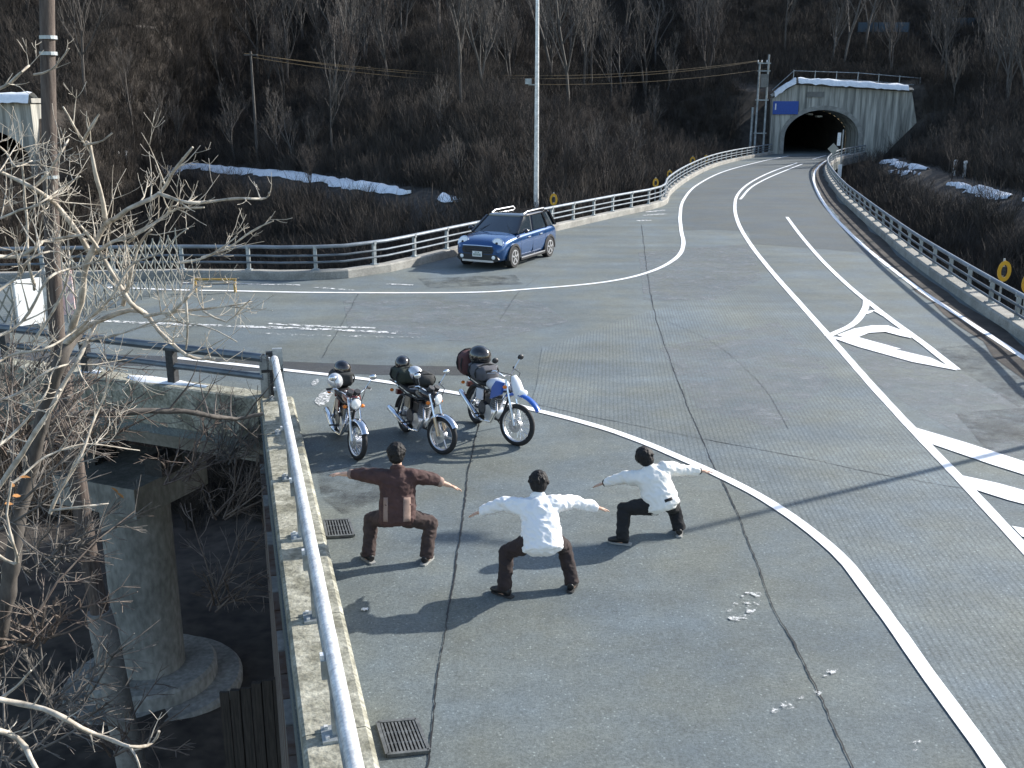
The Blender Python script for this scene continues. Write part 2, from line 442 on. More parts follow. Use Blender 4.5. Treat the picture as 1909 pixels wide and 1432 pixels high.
def lpar(s, n=0.0, z=0.0): return lp_a + tL * s + nL * n + Vector((0, 0, z))
def offset(path, d):
    out = []
    for i, p in enumerate(path):
        t = path[min(i + 1, len(path) - 1)] - path[max(i - 1, 0)]; t.z = 0; t.normalize()
        out.append(p + Vector((-t.y, t.x, 0)) * d)
    return out
far_s = smooth_path(far_rail, 2.0)
right_s = smooth_path(right_rail, 2.0)
far_out = offset(far_s, 0.45); right_out = offset(right_s, 0.45)
far_out[-1].y = yP + 0.2; right_out[0].y = yP + 0.2
deck_poly = [par(-22, -KW / 2 - 0.02)] + [par(sC + 0.02, -KW / 2 - 0.02)] + [lpar(70, -0.02)] + [Vector((-74, 34, 0))] + far_out \
    + [Vector((xcP - 3.9, yP + 0.3, 0)), Vector((xcP - 3.9, yP + 45, 0)), Vector((xcP + 3.9, yP + 45, 0)), Vector((xcP + 3.9, yP + 0.3, 0))] + right_out
deck2 = np.array([(p.x, p.y) for p in deck_poly])
def inside(px, py, poly):
    px = np.asarray(px, float); py = np.asarray(py, float)
    res = np.zeros(px.shape, bool); n = len(poly); j = n - 1
    for i in range(n):
        xi, yi = poly[i]; xj, yj = poly[j]
        c = ((yi > py) != (yj > py)) & (px < (xj - xi) * (py - yi) / (yj - yi + 1e-12) + xi)
        res ^= c; j = i
    return res
def dist_poly(px, py, pts):
    best = np.full(np.shape(px), 1e9)
    for (x0, y0), (x1, y1) in zip(pts[:-1], pts[1:]):
        dx, dy = x1 - x0, y1 - y0
        t = np.clip(((px - x0) * dx + (py - y0) * dy) / (dx * dx + dy * dy), 0, 1)
        best = np.minimum(best, np.hypot(px - x0 - t * dx, py - y0 - t * dy))
    return best
toe = [(-260, 120), (-120, 84), (-60, 76)] + [tuple(bp(a, b)[:2]) for a, b in [(0, 330), (110, 302), (230, 303), (350, 309), (600, 334), (760, 356), (930, 388), (1040, 378)]] \
    + [tuple(p[:2]) for p in offset(pxy([(1150, 398), (1230, 378), (1250, 352), (1285, 329), (1335, 306), (1400, 290)]), 3.0)] \
    + [(at(1425, 285, yP).x, yP), (at(1650, 285, yP).x, yP)] + [tuple(bp(a, b)[:2]) for a, b in [(1665, 302), (1720, 316), (1800, 345), (1909, 376)]] + [(44, 44), (80, 30), (260, 0)]
hillpoly = np.array(toe + [(260, 600), (-260, 600)])
def sstep(x, a, b):
    t = np.clip((x - a) / (b - a), 0, 1); return t * t * (3 - 2 * t)
LPX, LPY = at(72, 320, 70).x, 70.0         # right edge and plane of the left tunnel portal
def terr(x, y):
    x = np.asarray(x, float); y = np.asarray(y, float)
    d = dist_poly(x, y, toe) * np.where(inside(x, y, hillpoly), 1, -1)
    nz_ = (np.sin(x * .21 + 1.3) * np.cos(y * .17 + .4) + .6 * np.sin(x * .47 + y * .31) + .45 * np.sin(x * .83 - y * .61 + 2) + .3 * np.sin(x * 1.7 + y * 1.3))
    big = np.sin(x * .045 + 0.6) * 1.0 + np.sin(x * .09 + y * .05 + 2.0)
    up = np.where(d < 2.2, 0.0, (d - 2.2) * (0.46 + 0.02 * big)) + sstep(d, 2, 14) * nz_ * 0.55 + sstep(d, 10, 40) * big * 0.5
    dn = -0.35 - np.maximum(0, -d - 0.5) * 0.5 + sstep(-d, 2, 10) * nz_ * 0.35
    dn = np.maximum(dn, -9.0 + nz_ * 0.25)
    z = np.where(d > 0, up - 0.35 * (1 - sstep(d, 0, 1.0)), dn)
    cap = 3.0 + 0.27 * np.hypot(x - 8, y - 45)   # hill lowered on the sunny side so the sun reaches the plaza
    wgt = sstep(x, 4, 30)
    z = np.where((d > 0) & (z > cap), z * (1 - wgt) + wgt * (cap + 0.15 * (z - cap)), z)
    u = np.abs(x - xcP)                     # spur that carries the tunnel portal
    spur = (6.0 + 0.5 * np.maximum(0, d - 2.5)) * sstep(y - yP, 0.3, 0.9) * (1 - sstep(u, 8.5, 24))
    z = np.where((d > 0), np.maximum(z, spur), z)
    # the cut slope that buries the right end of the portal wall
    cut = np.clip((x - (xcP + 6.0)) * 1.05, -5, 8.5) * (1 - sstep(yP - y, 0.0, 16)) * (1 - sstep(x, xcP + 16, xcP + 34))
    z = np.where((y < yP + 1) & (x > xcP + 4), np.maximum(z, cut - 0.4), z)
    ul = x - (LPX - 6)                      # spur of the left tunnel portal
    spl = (4.0 + 0.5 * np.maximum(0, y - LPY - 2.5)) * sstep(y - LPY, 0.3, 0.9) * (1 - sstep(ul, 6.3, 9.5)) * (1 - sstep(-ul, 7, 16))
    z = np.where(spl > 0.05, np.maximum(z, spl), z)
    inf = (np.abs(ul) < 8) & (y < LPY + 0.5) & (y > LPY - 16)
    z = np.where(inf, 0.0, z)
    dk = dist_poly(x, y, [tuple(p) for p in deck2]); ins = inside(x, y, deck2)
    near = (ins | (dk < 1.8)) & (y < yP + 0.6)
    z = np.where(near, np.minimum(z, -0.7), z)
    return z
def zgrid(x, y):                           # heights read off the finished sheet
    x = np.clip(x, xs[0], xs[-1] - .01); y = np.clip(y, ys[0], ys[-1] - .01)
    i = np.searchsorted(xs, x, 'right') - 1; j = np.searchsorted(ys, y, 'right') - 1
    fx = (x - xs[i]) / (xs[i + 1] - xs[i]); fy = (y - ys[j]) / (ys[j + 1] - ys[j])
    return (Z[j, i] * (1 - fx) + Z[j, i + 1] * fx) * (1 - fy) + (Z[j + 1, i] * (1 - fx) + Z[j + 1, i + 1] * fx) * fy
def tz(x, y): return float(zgrid(np.array([x]), np.array([y]))[0])
def hit(px, py, near=20.0):
    d = ray(px, py)
    t = np.linspace(near, 220, 1600) / d.y
    z = zgrid(d.x * t, d.y * t); r = CAMH + d.z * t
    k = np.argmax(z > r)
    if not (z > r).any(): return None
    return Vector((d.x * t[k], d.y * t[k], float(z[k])))
# terrain sheet
xs = np.concatenate([np.arange(-240, -60, 6.0), np.arange(-60, 66, 1.4), np.arange(66, 246, 6.0)])
ys = np.concatenate([np.arange(-60, 4, 4.0), np.arange(4, 125, 1.4), np.arange(125, 300, 6.0)])
for c_ in (yP, LPY):
    ys = np.concatenate([ys[(ys < c_ - .3) | (ys > c_ + 1.4)], [c_ + .15, c_ + 1.0]])
ys = np.sort(ys)
X, Y = np.meshgrid(xs, ys)
Z = terr(X.ravel(), Y.ravel()).reshape(X.shape)
nx, ny = len(xs), len(ys)
verts = np.stack([X.ravel(), Y.ravel(), Z.ravel()], 1)
faces, brushfaces = [], []
fcx = (X[:-1, :-1] + X[1:, 1:]) / 2; fcy = (Y[:-1, :-1] + Y[1:, 1:]) / 2
zmin = np.minimum.reduce([Z[:-1, :-1], Z[1:, 1:], Z[1:, :-1], Z[:-1, 1:]])
zmax = np.maximum.reduce([Z[:-1, :-1], Z[1:, 1:], Z[1:, :-1], Z[:-1, 1:]])
hole = ((np.abs(fcx - xcP) < 4.6) & (fcy > yP) & (fcy < yP + 1.0)) | \
       ((np.abs(fcx - (LPX - 4.4)) < 4.4) & (fcy > LPY) & (fcy < LPY + 1.0))
dk_in = (inside(fcx.ravel(), fcy.ravel(), deck2).reshape(fcx.shape) | (dist_poly(fcx, fcy, [tuple(p) for p in deck2]) < 1.2)) & (fcy < yP + .8)
inportal = ((np.abs(fcx - (xcP + 1)) < 9) & (np.abs(fcy - yP) < 3.5)) | ((np.abs(fcx - (LPX - 6)) < 6.6) & (np.abs(fcy - LPY) < 4.5))
dt = dist_poly(fcx, fcy, toe); hs_ = inside(fcx.ravel(), fcy.ravel(), hillpoly).reshape(fcx.shape)
snowgap = ((fcx < -3) | ((fcx > 26) & (fcy < yP - 6))) & np.where(hs_, dt < 1.6, dt < 2.2) & (zmax < 1.3)
for j in range(ny - 1):
    for i in range(nx - 1):
        if hole[j, i]: continue
        a = j * nx + i; q = (a, a + 1, a + nx + 1, a + nx)
        faces.append(q)
        if dk_in[j, i] or inportal[j, i]: continue
        p = proj((fcx[j, i], fcy[j, i], Z[j, i] + 1))
        if snowgap[j, i]: continue
        if -160 < p[0] < 2080 and -160 < p[1] < 1500 and 34 < fcy[j, i] < 150: brushfaces.append(q)
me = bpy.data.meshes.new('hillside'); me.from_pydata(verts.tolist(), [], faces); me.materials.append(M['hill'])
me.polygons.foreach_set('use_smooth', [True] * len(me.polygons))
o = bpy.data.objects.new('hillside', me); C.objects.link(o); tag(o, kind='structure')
# deck
mb = MB(); mb.prism([(p.x, p.y) for p in deck_poly], -0.62, 0.0)
o = mb.build('road_deck', M['asphalt']); tag(o, kind='structure')
# sheets of other asphalt
def sheet(name, pix, z, m, kind='structure', sm=None):
    pts = pxy(pix)
    o_ = MB().sheet(pts, z).build(name, m); tag(o_, kind=kind); return o_
CURVE = [(330, 668), (510, 688), (700, 710), (870, 737), (985, 762), (1150, 807), (1330, 882), (1450, 947), (1560, 1032), (1640, 1132), (1740, 1272), (1862, 1440), (1960, 1600)]
CENTRE = [(1486, 304), (1440, 320), (1400, 340), (1376, 362), (1370, 388), (1378, 420), (1402, 460), (1440, 508), (1490, 565), (1545, 627), (1620, 713), (1700, 800), (1800, 905), (1909, 1023), (2060, 1190)]
LEDGE = [(1470, 291), (1420, 301), (1350, 320), (1300, 345), (1275, 372), (1268, 400), (1270, 430), (1274, 455), (1262, 480), (1215, 506), (1130, 526), (980, 540), (860, 546), (600, 546), (440, 543), (330, 541), (200, 536)]
REDGE = [(1585, 286), (1548, 296), (1525, 312), (1517, 332), (1524, 358), (1548, 396), (1600, 450), (1700, 530), (1800, 597), (1909, 668), (2100, 796)]
def ridx(l, n=None): return list(l)
sheet('road_surface', [(1470, 291), (1420, 301), (1350, 320), (1300, 345), (1275, 372), (1268, 400), (1270, 430), (1330, 428), (1395, 431), (1402, 455), (1500, 462), (1600, 470), (1660, 498), (1600, 450), (1548, 396), (1524, 358), (1517, 332), (1525, 312), (1548, 296), (1585, 286)], 0.003, M['asphalt_road'])
gp = [(985, 762), (1150, 807), (1330, 882), (1450, 947), (1560, 1032), (1640, 1132), (1740, 1272), (1862, 1440), (2200, 1440), (2060, 1190), (1909, 1023), (1700, 800), (1545, 627), (1470, 545), (1330, 545), (1180, 590), (1010, 650), (1000, 720)]
sheet('grooved_surface', gp, 0.005, M['asphalt_groove'])
sheet('patched_strip', [(-60, 652), (300, 664), (480, 672), (700, 681), (890, 684), (893, 700), (700, 699), (480, 692), (300, 684), (-60, 672)], 0.004, M['asphalt_strip'])
sheet('road_surface', [(1560, 600), (1720, 660), (1920, 760), (1990, 860), (1860, 850), (1700, 760), (1640, 720), (1575, 640)], 0.004, M['asphalt_light'])
for pts in ([(1190, 470), (1400, 455), (1420, 520), (1330, 560), (1200, 560)], [(640, 560), (1000, 560), (1060, 600), (900, 640), (650, 620)], [(1230, 650), (1450, 600), (1560, 700), (1450, 800), (1300, 760)]):
    sheet('bleached_asphalt', pts, 0.0065, M['asphalt_light'])
for pts in ([(1780, 770), (1920, 760), (1960, 820), (1840, 840)], [(1730, 650), (1850, 640), (1990, 720), (1900, 760)], [(590, 880), (690, 865), (720, 930), (640, 960), (600, 930)], [(780, 520), (960, 512), (975, 530), (800, 538)]):  # first patch paints a wide cast shadow; others only darken the asphalt
    sheet('dark_patch', pts, 0.0075, M['dark_blotch'])
# dirt along the right kerb
o = MB().ribbon(offset(right_s, -0.45)[1:-1], 0.8, 0.006, 0.12).build('gutter_dirt', M['hill']); tag(o, kind='structure')
# cracks and joints
CR = [[(1196, 420), (1206, 500), (1222, 590), (1260, 700), (1305, 812), (1380, 970), (1432, 1110), (1480, 1200), (1520, 1282), (1590, 1436)],
      [(985, 752), (1130, 783), (1300, 817), (1500, 855), (1640, 885), (1810, 914)],
      [(893, 790), (874, 880), (862, 980), (845, 1090), (820, 1240), (795, 1436)],
      [(668, 548), (640, 600), (600, 668)], [(1010, 512), (968, 545), (930, 600)], [(1222, 590), (1330, 640), (1420, 720), (1470, 800)]]
CW = [0.014, 0.011, 0.014, 0.008, 0.008, 0.006]
for l, w in zip(CR, CW):
    pts = smooth_path(pxy(l), 0.05)
    pts = [p + Vector((noise.noise(p * 1.1) * 0.022 + noise.noise(p * 9) * 0.012, noise.noise(p * 1.1 + Vector((9, 3, 1))) * 0.022 + noise.noise(p * 9 + Vector((5, 5, 5))) * .014, 0)) for p in pts]
    o = MB().ribbon(pts, [w * (1 + .7 * noise.noise(p * 2.3 + Vector((1, 7, 3))) + .5 * noise.noise(p * 11)) for p in pts], 0.009, w * 0.2).build('pavement_crack', M['crack']); tag(o, kind='structure')
# painted lines
def line(l, w, m='paint', z=0.0115, name='painted_line', wob=0.004):
    o_ = MB().ribbon(smooth_path(pxy(l), 0.35), w, z, wob).build(name, M[m]); tag(o_, kind='structure'); return o_
line(CURVE, 0.155); line(CENTRE, 0.155); line(LEDGE, 0.15); line(REDGE, 0.15)
line([(1496, 306), (1470, 316), (1430, 333), (1400, 350), (1380, 372)], 0.14, z=0.0130)
line([(1540, 290), (1515, 297)], 0.14)
line([(1467, 405), (1490, 436), (1530, 483), (1575, 527), (1616, 562)], 0.14)
line([(160, 598), (330, 605), (560, 613), (740, 621)], 0.2, 'paint_worn', wob=0.03)
line([(500, 604), (620, 610), (700, 612)], 0.16, 'paint_worn', wob=0.03)
line([(480, 622), (640, 627), (790, 630)], 0.14, 'paint_faint', wob=0.03)
line([(585, 536), (660, 542)], 0.14, 'paint_worn'); line([(720, 530), (770, 532)], 0.14, 'paint_worn')
line([(340, 528), (400, 529), (560, 532)], 0.12, 'paint_worn')
for l in ([(1188, 412), (1215, 411)], [(1200, 402), (1240, 399)], [(1205, 396), (1240, 392)]): line(l, 0.3, 'paint_worn', wob=0.05)
# marking triangle
def pol(pix, z, m='paint', name='painted_marking'):
    o_ = MB().sheet(pxy(pix), z).build(name, M[m]); tag(o_, kind='structure'); return o_
line([(1614, 560), (1660, 596), (1720, 640), (1783, 690)], 0.17, z=0.0130, name='painted_marking')
line([(1615, 560), (1612, 578), (1592, 604), (1560, 620), (1543, 628)], 0.17, z=0.0145, name='painted_marking')
pol([(1543, 628), (1570, 630), (1650, 648), (1735, 668), (1785, 692), (1700, 676), (1600, 648)], 0.0160)
line([(1612, 586), (1630, 580), (1650, 590)], 0.15, z=0.0175, name='painted_marking')
pol([(1560, 626), (1592, 614), (1625, 608), (1655, 608), (1685, 618), (1700, 632), (1680, 628), (1650, 620), (1620, 622), (1600, 630), (1680, 652), (1660, 654), (1590, 636)], 0.0190)
pol([(1702, 797), (1800, 826), (1990, 888), (1990, 912), (1850, 868), (1722, 824)], 0.0130)
pol([(1794, 888), (1860, 902), (1990, 938), (1990, 962), (1880, 934), (1820, 915)], 0.0130)
pol([(1886, 982), (1990, 1002), (1990, 1020), (1905, 1002)], 0.0130)
for (a, b, w_, h_) in ((1390, 1132, 75, 52), (1470, 1316, 70, 26), (1553, 1250, 44, 20), (1527, 1288, 26, 22), (1708, 1392, 30, 26), (604, 742, 34, 30), (588, 714, 16, 12)):
    pts = [(a + w_ / 2 * math.cos(t) * random.uniform(.7, 1.1), b + h_ / 2 * math.sin(t) * random.uniform(.7, 1.1) - 0.22 * w_ * math.cos(t)) for t in [i * math.pi / 6 for i in range(12)]]
    pol(pts, 0.0115, 'paint_faint' if a > 700 else 'paint_fleck', 'paint_fleck')
# drain grates
def grate(pix, label, nb):
    P = [bp(*p) for p in pix]                 # four corners: near-left, near-right, far-right, far-left
    c = sum(P, Vector()) / 4; t = thing('drain_grate', label, 'grate', (c.x, c.y, 0.0), group=None)
    q = [p - c for p in P]
    MB().sheet(q, 0.009).build('dark_fill', M['dark_fill'], t)  # flat black sheet painted in for the dark of the drain
    for k in range(4):
        MB().bar(q[k] + Vector((0, 0, .02)), q[(k + 1) % 4] + Vector((0, 0, .02)), .03, .03).build('frame_bar', M['grate'], t)
    for k in range(1, nb):
        a = q[0].lerp(q[1], k / nb) + Vector((0, 0, .018)); b = q[3].lerp(q[2], k / nb) + Vector((0, 0, .018))
        MB().bar(a, b, .016, .024).build('grate_bar', M['grate'], t)
    for f in (.33, .66):
        MB().bar(q[0].lerp(q[3], f) + Vector((0, 0, .016)), q[1].lerp(q[2], f) + Vector((0, 0, .016)), .012, .018).build('cross_bar', M['grate'], t)
grate([(722, 1412), (800, 1404), (776, 1346), (704, 1352)], 'black iron drain grate set in the asphalt beside the steel bridge rail', 11)
grate([(610, 1004), (660, 1001), (650, 972), (604, 974)], 'iron drain grate in the asphalt beside the man in the brown jacket', 9)
# ================================================================== near parapet of the plaza
s0 = -14.0
t = thing('bridge_parapet', 'concrete kerb with a thick silver handrail running beside the three people', 'parapet', par(s0))
L_ = 1.95; k = 0; s = sC
while s > s0:
    a = max(s - L_, s0)
    mb = MB(); h = 0.30
    w1 = KW / 2
    prof = [(-w1, -0.5), (-w1, h - 0.02), (-w1 + 0.03, h), (w1 - 0.04, h), (w1, h - 0.04), (w1, 0.0), (w1, -0.5)]
    # a recess on the outer half between posts
    vv = [par(q, n_, z_) for q in (a + 0.006, s - 0.006) for n_, z_ in prof]; m_ = len(prof)
    ff = [(i, i + 1, m_ + i + 1, m_ + i) for i in range(m_ - 1)] + [tuple(range(m_ - 1, -1, -1)), tuple(range(m_, 2 * m_))] + [(m_ - 1, 0, m_, 2 * m_ - 1)]
    mb.add(vv, ff)
    mb.build('kerb_block', M['concrete_old'], t, world=True)
    s -= L_; k += 1
MB().tube([par(s0, 0, 1.0), par(sC - 0.25, 0, 1.0), par(sC - 0.08, 0.0, 0.985), par(sC, 0, 0.9)], 0.058, 16).build('handrail', M['galv'], t, world=True, smooth=True)
MB().tube([par(s0, 0.0, 0.62), par(sC - 0.05, 0.0, 0.62)], 0.035, 12).build('lower_rail', M['galv_dull'], t, world=True, smooth=True)
posts_s = [(bp(a, b, 1.0) - kmid).dot(tP) for a, b in ((516, 800), (533, 902), (558, 1030), (597, 1215), (640, 1395))]
print('post positions', [round(q, 2) for q in posts_s], 'corner', round(sC, 2))
ps = [posts_s[2] + i * 1.95 for i in range(-8, 4) if s0 + .1 < posts_s[2] + i * 1.95 < sC - 0.4] + [sC - 0.12]
for q in ps:
    rz = math.atan2(tP.y, tP.x)
    mb = MB(); M4 = Matrix.Translation(par(q) - Vector(t.location)) @ Matrix.Rotation(rz, 4, 'Z')
    mb.box((0, -0.02 + 0.01, 0.62), (0.09, 0.10, 0.64), M=M4); mb.box((0, 0, 0.31), (0.22, 0.24, 0.03), M=M4)
    mb.box((0, 0.07, 0.9), (0.07, 0.05, 0.16), M=M4)
    po = mb.build('post', M['galv_dull'], t)
    mb = MB()
    for sx in (-.07, .07):
        for sy in (-.08, .08): MB().box((sx, sy, .335), (.03, .03, .03), M=M4).build('bolt', M['galv'], po)
    MB().box((0, 0.085, 1.0), (.05, .03, .05), M=M4).build('bolt', M['galv'], po)
# end pillar of overlapping steel plates at the corner
t2 = thing('rail_end_post', 'dark steel plates bolted upright where the two bridge rails meet', 'post', par(sC + 0.22, 0, 0))
for k_, (n_, w_) in enumerate(((-.16, .07), (-.04, .07), (.07, .08))):
    MB().bar(par(sC + .22, n_, -0.3), par(sC + .22, n_ - .01, .99 + .05 * k_), .16, w_ * 1.3, up=(tP.x, tP.y, 0)).build('steel_plate', M['galv_dull'] if k_ != 1 else M['iron'], t2, world=True)
MB().bar(par(sC + .22, -.22, .72), par(sC + .22, .13, .72), .12, .05).build('clamp', M['iron'], t2, world=True)
# retaining wall below the parapet: row of upright piles
t = thing('retaining_wall', 'dark row of upright piles below the concrete kerb', 'wall', par(s0, -0.6, -6.5))
q = s0; i = 0
while q < sC - 0.3:
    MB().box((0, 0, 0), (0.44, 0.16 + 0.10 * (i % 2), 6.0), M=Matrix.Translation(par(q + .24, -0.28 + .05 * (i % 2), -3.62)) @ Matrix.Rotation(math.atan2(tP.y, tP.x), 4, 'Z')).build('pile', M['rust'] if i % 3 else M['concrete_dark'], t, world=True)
    q += 0.47; i += 1
# ================================================================== near parapet of the left bridge
t = thing('bridge_parapet', 'weathered kerb and dull two-bar rail of the side bridge, dusted with snow', 'parapet', lpar(0.4))
q = 0.05
while q < 44:
    b = q + 3.2
    mb = MB(); prof = [(-.02, -0.45), (-.02, .28), (.02, .30), (.40, .30), (.43, .27), (.43, -0.3)]; m_ = len(prof)
    vv = [lpar(z_, n_, h_) for z_ in (q + .005, b - .005) for n_, h_ in prof]
    mb.add(vv, [(i, i + 1, m_ + i + 1, m_ + i) for i in range(m_ - 1)] + [tuple(range(m_ - 1, -1, -1)), tuple(range(m_, 2 * m_)), (m_ - 1, 0, m_, 2 * m_ - 1)])
    mb.build('kerb_block', M['concrete_old'], t, world=True)
    q = b
for h_, r_ in ((.95, .075), (.62, .06)):
    MB().tube([lpar(.05, .2, h_), lpar(44, .2, h_)], r_, 10).build('rail', M['rail_low'], t, world=True, smooth=True)
for i in range(1, 22):
    MB().bar(lpar(i * 2.0, .2, .30), lpar(i * 2.0, .2, .98), .12, .16, up=tL).build('post', M['iron'], t, world=True)
# snow lying on that kerb
def snow_cap(name, pts_fn, length, width, thick, thr, seed, z, cat=None, step=.22):
    mb_ = MB(); n = int(length / step); prev = None
    for i in range(n + 1):
        s_ = i * step
        wv = noise.noise(Vector((s_ * .35, seed, 0))) + .45 * noise.noise(Vector((s_ * 1.3, seed + 5, 0)))
        w_ = width * max(0, min(1, (wv - thr) * 2.2))
        if w_ < .03: prev = None; continue
        row = []
        for k_ in range(6):
            f = k_ / 5
            hgt = thick * (math.sin(math.pi * f) ** .5) * (.6 + .5 * noise.noise(Vector((s_ * 2, f * 3, seed))))
            row.append(len(mb_.v)); p = pts_fn(s_, (f - .5) * w_ + noise.noise(Vector((s_, seed, 7))) * .05)
            mb_.v.append(p + Vector((0, 0, z + hgt)))
        if prev:
            for k_ in range(5): mb_.f.append((prev[k_], row[k_], row[k_ + 1], prev[k_ + 1]))
        prev = row
    o_ = mb_.build(name, M['snow'], smooth=True, angle=80); tag(o_, kind='stuff'); return o_
snow_cap('snow', lambda s_, n_: lpar(s_ + .6, n_ + .22, 0), 16, .42, .06, -0.12, 3.1, .302)
snow_cap('snow', lambda s_, n_: lpar(s_ + .6, n_ + .75, 0), 16, .6, .05, -0.1, 8.7, .004)
# pier and girder of the left bridge
pc = at(245, 1245, lpar(7).y + 1.2); pier_s = 5.7
pb = at(283, 1236, 22.5)
zb = pb.z
t = thing('bridge_pier', 'round grey concrete pier with a stepped base under the side bridge', 'pier', (pb.x, pb.y, zb - .9))
Lz = zb
def at0(r1, z1, r2, z2, n=32): return MB().lathe([(r1, z1), (r2, z2)], n)
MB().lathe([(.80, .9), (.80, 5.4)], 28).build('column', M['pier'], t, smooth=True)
MB().lathe([(2.15, -.3), (2.15, .42), (2.08, .5), (1.0, .5)], 40).build('lower_footing', M['pier'], t, smooth=True)
MB().lathe([(1.55, .5), (1.55, .82), (1.48, .9), (.8, .9)], 40).build('upper_footing', M['pier'], t, smooth=True)
rzL = math.atan2(tL.y, tL.x)
ML = Matrix.Rotation(rzL, 4, 'Z')
MB().box((0, 0, 5.75), (2.4, 2.4, .7), M=ML).build('pier_cap', M['pier'], t)
for sx in (-1.0, 1.0):
    MB().box((sx, 0, 6.3), (.5, .7, .4), M=ML).build('bearing', M['iron'], t)
# timber wall between the pier and the parapet
t = thing('timber_wall', 'dark upright boards between the pier base and the parapet', 'wall', at(500, 1420, 15.0))
for i_ in range(9):
    a_ = at(418 + 20 * i_, 1290 - 6 * i_ + (i_ % 3) * 2, 15.4 - .12 * i_)
    MB().box((a_.x, a_.y, a_.z - 1.9), (.157, .05 + .03 * (i_ % 2), 3.8)).build('board', M['timber'], t, world=True)
# plain boxes of girders, set back from the fascia
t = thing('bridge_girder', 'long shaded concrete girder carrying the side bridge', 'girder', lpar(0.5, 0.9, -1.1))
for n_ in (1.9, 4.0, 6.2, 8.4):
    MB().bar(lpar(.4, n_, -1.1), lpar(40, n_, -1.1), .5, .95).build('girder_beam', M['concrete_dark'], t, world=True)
# ================================================================== guard rails
def guard_rail(path, label, off, post_step, h=.95, kerb=True, ends=(0, None)):
    base = path[0]
    t_ = thing('guard_rail', label, 'guard rail', (base.x, base.y, 0))
    c = offset(path, off)
    if kerb:
        mb_ = MB(); prof = [(-.19, 0.001), (-.19, .22), (-.15, .26), (.15, .26), (.19, .22), (.19, -.5)]; m_ = len(prof)
        for i, p in enumerate(c):
            d = c[min(i + 1, len(c) - 1)] - c[max(i - 1, 0)]; d.normalize(); nn = Vector((-d.y, d.x, 0))
            for a_, b_ in prof: mb_.v.append(p + nn * a_ + Vector((0, 0, b_)))
        for i in range(len(c) - 1):
            for k_ in range(m_ - 1):
                mb_.f.append((i * m_ + k_, i * m_ + k_ + 1, (i + 1) * m_ + k_ + 1, (i + 1) * m_ + k_))
        mb_.build('kerb', M['concrete'], t_, world=True)
    for hh, rr, nm in ((h, .055, 'top_rail'), (h - .26, .034, 'middle_rail'), (h - .46, .034, 'lower_rail')):
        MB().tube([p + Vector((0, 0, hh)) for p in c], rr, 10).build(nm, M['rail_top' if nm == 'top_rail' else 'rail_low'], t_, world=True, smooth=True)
    pm = MB().box((0, .02, h / 2 + .08), (.10, .09, h - .18)).box((0, -.035, h - .02), (.09, .05, .10)).box((0, 0, .275), (.2, .2, .03)).mesh('post', M['galv_dull'])
    acc = 0; last = c[0]; nxt = 0.4
    for i in range(len(c) - 1):
        seg = (c[i + 1] - c[i]).length; d = (c[i + 1] - c[i]).normalized()
        while nxt < acc + seg:
            p = c[i] + d * (nxt - acc)
            if p.y > 0: inst('post', pm, t_, p - base * 1, (0, 0, math.atan2(d.y, d.x)))
            nxt += post_step
        acc += seg
    return t_
guard_rail(far_s, 'silver three-bar guard rail behind the parked blue car', 0.2, 2.0)
guard_rail(right_s, 'silver guard rail curving along the tunnel road beside the two yellow ring markers', 0.2, 2.0, h=.85)
# ================================================================== tunnel portals
M['portal'] = mat('streaked_portal_concrete', (0.15, 0.15, 0.135), 0.95, vscale=1.0, col2=(0.58, 0.56, 0.49), stretch=(2.6, 2.6, .16), detail=6, fine=.2, fscale=3)
def wall_arch(outer, archp, depth, y0):
    """front at y0 (faces -y), thickness depth; outer and arch outlines in (x, z)"""
    mb_ = MB(); o_ = [Vector((a, b, 0)) for a, b in outer]; h_ = [Vector((a, b, 0)) for a, b in archp]
    tri = tessellate_polygon([o_, h_]); allp = o_ + h_; n = len(allp)
    for yy in (y0, y0 + depth):
        for p in allp: mb_.v.append(Vector((p.x, yy, p.y)))
    for a, b, c in tri:
        A, B, D = allp[a], allp[b], allp[c]
        if (B - A).cross(D - A).z < 0: b, c = c, b
        mb_.f.append((a, b, c)); mb_.f.append((n + c, n + b, n + a))
    no = len(o_)
    for i in range(no):
        j = (i + 1) % no; mb_.f.append((i, n + i, n + j, j))
    nh = len(h_)
    for i in range(nh):
        j = (i + 1) % nh; mb_.f.append((no + i, no + j, n + no + j, n + no + i))
    return mb_
def arch_pts(xc, hw, spring, top, z0, n=18):
    return [(xc - hw, z0)] + [(xc - hw * math.cos(math.pi * i / n), spring + (top - spring) * math.sin(math.pi * i / n)) for i in range(n + 1)] + [(xc + hw, z0)]
def PZ(px, py): q = at(px, py, yP); return (q.x, q.z)
zt = PZ(1500, 150)[1]
hwA = (PZ(1598, 280)[0] - PZ(1460, 280)[0]) / 2; xcA = (PZ(1598, 280)[0] + PZ(1460, 280)[0]) / 2
topA = PZ(1530, 205)[1]
xl, xr = PZ(1434, 280)[0], PZ(1690, 160)[0]
t = thing('tunnel_portal', 'streaked concrete tunnel portal with a blue plate and snow on top', 'tunnel', (xcA, yP, 0))
outer = [(xl, -1.0), (xcA - hwA - .02, -1.0), (xcA + hwA + .02, -1.0), (PZ(1648, 287)[0], -1.0), (xr + .6, PZ(1695, 200)[1]), (xr + .6, PZ(1690, 172)[1]), (PZ(1482, 160)[0], PZ(1482, 158)[1]), (xl, PZ(1434, 184)[1])]
outer = [(xl, -1.0), (PZ(1648, 287)[0] + 4, -1.0), (xr + .6, PZ(1690, 172)[1]), (PZ(1482, 160)[0], PZ(1482, 158)[1]), (xl, PZ(1434, 184)[1])]
wall_arch(outer, arch_pts(xcA, hwA, 1.6, topA, -0.9), 4.0, yP).build('portal_wall', M['portal'], t, world=True)
